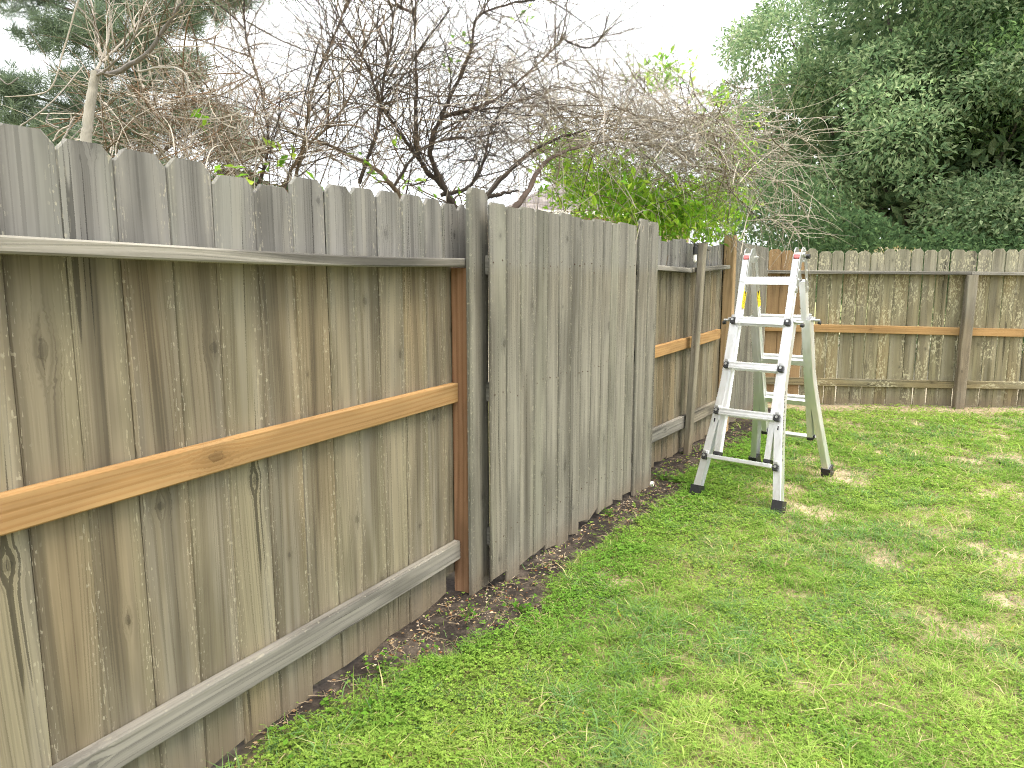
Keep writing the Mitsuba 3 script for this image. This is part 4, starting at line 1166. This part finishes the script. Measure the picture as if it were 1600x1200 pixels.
# ------------------------------------------------------------------ houses beyond
def house(label, x, y, w, dpt, wall_h, roof_h, turn=0.0, vent=None):
    h = thing('house', label, 'house')
    M = np.array(trimesh.transformations.rotation_matrix(turn, (0, 0, 1)))
    M[:3, 3] = (x, y, 0)

    def mv(m):
        m = m.copy()
        m.apply_transform(M)
        return m
    b = box(w, dpt, wall_h)
    b.apply_translation((0, 0, wall_h / 2))
    part(h, 'wall', mv(b), 'stucco')
    e = .45
    W, D = w / 2 + e, dpt / 2 + e
    r = max(W - D, .3)
    V = np.array([[-W, -D, wall_h + .004], [W, -D, wall_h + .004], [W, D, wall_h + .004], [-W, D, wall_h + .004], [-r, 0, wall_h + roof_h], [r, 0, wall_h + roof_h]])
    rf = trimesh.Trimesh(V, [[0, 1, 5], [0, 5, 4], [1, 2, 5], [2, 3, 4], [2, 4, 5], [3, 0, 4], [0, 2, 1], [0, 3, 2]], process=False)
    roof = part(h, 'roof', mv(rf), 'shingle')
    for s in (-1, 1):
        part(roof, 'fascia', mv(trimesh.creation.box((2 * W + .04, .03, .18), trimesh.transformations.translation_matrix((0, s * (D + .018), wall_h - .09)))), 'white_paint')
    for wx in (-w * .28, w * .28):
        fr = trimesh.creation.box((1.3, .08, 1.3), trimesh.transformations.translation_matrix((wx, -dpt / 2 - .03, wall_h * .55)))
        win = part(h, 'window', mv(fr), 'white_paint')
        part(win, 'pane', mv(trimesh.creation.box((1.1, .03, 1.1), trimesh.transformations.translation_matrix((wx, -dpt / 2 - .085, wall_h * .55)))), 'window_glass')
    if vent:
        part(roof, 'vent_pipe', mv(trimesh.creation.cylinder(radius=.09, segment=[(vent, -.4, wall_h + roof_h - .6), (vent, -.4, wall_h + roof_h + .25)])), 'white_paint')


house('grey roofed house far off at the left edge', -19.3, 25.0, 8.0, 8.0, 4.4, 2.95, 0.1, vent=1.2)
house('peach walled house with brown roof glimpsed behind the vines in the middle', 2.6, 28.0, 6.0, 6.0, 3.7, 1.7, 0.3)

# ------------------------------------------------------------------ small things
sl = thing('string_light', 'black string light socket with clear bulb hanging from a cord on the recessed fence bay', 'string light')
a_, b_ = np.array(LINE_C.at(.95, .10, 1.79)), np.array(LINE_C.at(1.45, .09, 1.735))
cv = resample([a_, (a_ + b_) / 2 + [0, 0, -.012], b_], 10)
V, F = tubes(cv[None], .004, 6)
part(sl, 'cord', (V, F), 'black_plastic')
s0 = cv[2] + [0, 0, -.004]
body = trimesh.creation.revolve([(0, .012), (.010, .010), (.012, -.012), (.019, -.018), (.019, -.072), (.016, -.078), (0, -.078)], sections=18)
body.apply_translation(s0)
part(sl, 'socket', body, 'black_plastic', smooth=40)
bulb = trimesh.creation.revolve([(0, -.078), (.012, -.079), (.014, -.095), (.0165, -.115), (.014, -.132), (.006, -.142), (0, -.143)], sections=18)
bulb.apply_translation(s0)
part(sl, 'bulb', bulb, 'bulb_glass', smooth=50)

pp = thing('pipe_piece', 'short piece of white plastic pipe on the soil beside the grey board bay', 'pipe')
pipe = trimesh.creation.annulus(r_min=.014, r_max=.019, height=.085, sections=20)
pipe.apply_transform(trimesh.transformations.rotation_matrix(math.pi / 2, (0, 1, 0)))
pipe.apply_transform(trimesh.transformations.rotation_matrix(-.5, (0, 0, 1)))
pipe.apply_translation((1.00, 5.07, float(ground_z(np.array([[1.0, 5.07]]))[0]) + .019))
put(pp, pipe, 'white_plastic', smooth=40)

# weeds with broad leaves at the foot of the fence
g = np.random.default_rng(41)
WEED_LABELS = ['small weed on the soil mound in front of the brown post',
               'weed beside the foot of the nearest bay, next to the bare hollow',
               'low weed between the nearest fence bay and the bare hollow',
               'weed tuft on the soil right of the tall end board',
               'weed on the soil just in front of the tall end board',
               'weed halfway along the foot of the grey board bay',
               'wide leafy weed patch on the soil left of the ladder',
               'smaller leafy weed beside the white pipe piece',
               'weed under the bottom rail of the nearest fence bay',
               'weed nearest the camera at the foot of the fence']
WEEDS = [(-.30, 2.60, 26, .020), (-.47, 2.28, 18, .022), (-.50, 2.55, 20, .016), (.06, 3.02, 22, .024), (-.20, 2.95, 16, .018), (.62, 4.35, 24, .018), (1.15, 5.2, 40, .022), (1.22, 5.12, 30, .022), (-.62, 2.30, 14, .018), (-.72, 2.12, 14, .020)]
for j, (x, y, m_, s_) in enumerate(WEEDS):
    w_ = thing('weed', None, 'weed')
    labels[w_].update(label=WEED_LABELS[j], group='weeds along the foot of the fence')
    z_ = float(ground_z(np.array([[x, y]]))[0])
    q = np.column_stack([x + .045 * g.normal(size=m_), y + .045 * g.normal(size=m_), z_ + .01 + .04 * g.random(m_)])
    V, F, C = leaves(q, np.column_stack([g.normal(size=(m_, 2)), .2 * np.ones(m_)]), np.column_stack([.4 * g.normal(size=(m_, 2)), np.ones(m_)]), s_ * (1 + .5 * g.random(m_)), s_ * .8, np.array([(.10, .25, .03), (.15, .32, .04)])[g.integers(0, 2, m_)] * (.8 + .4 * g.random((m_, 1))), fold=.12)
    cur = np.stack([np.tile([x, y, z_ - .005], (m_, 1)), (q + [x, y, z_]) / 2 + [0, 0, .006], q], 1)
    TV, TF = tubes(cur, .0012, 3)
    m = merge((V, F, C), (TV, TF, flat_color(len(TV), (.12, .2, .04), .2)))
    put(w_, (m[0], m[1]), 'leaf', color=m[2])
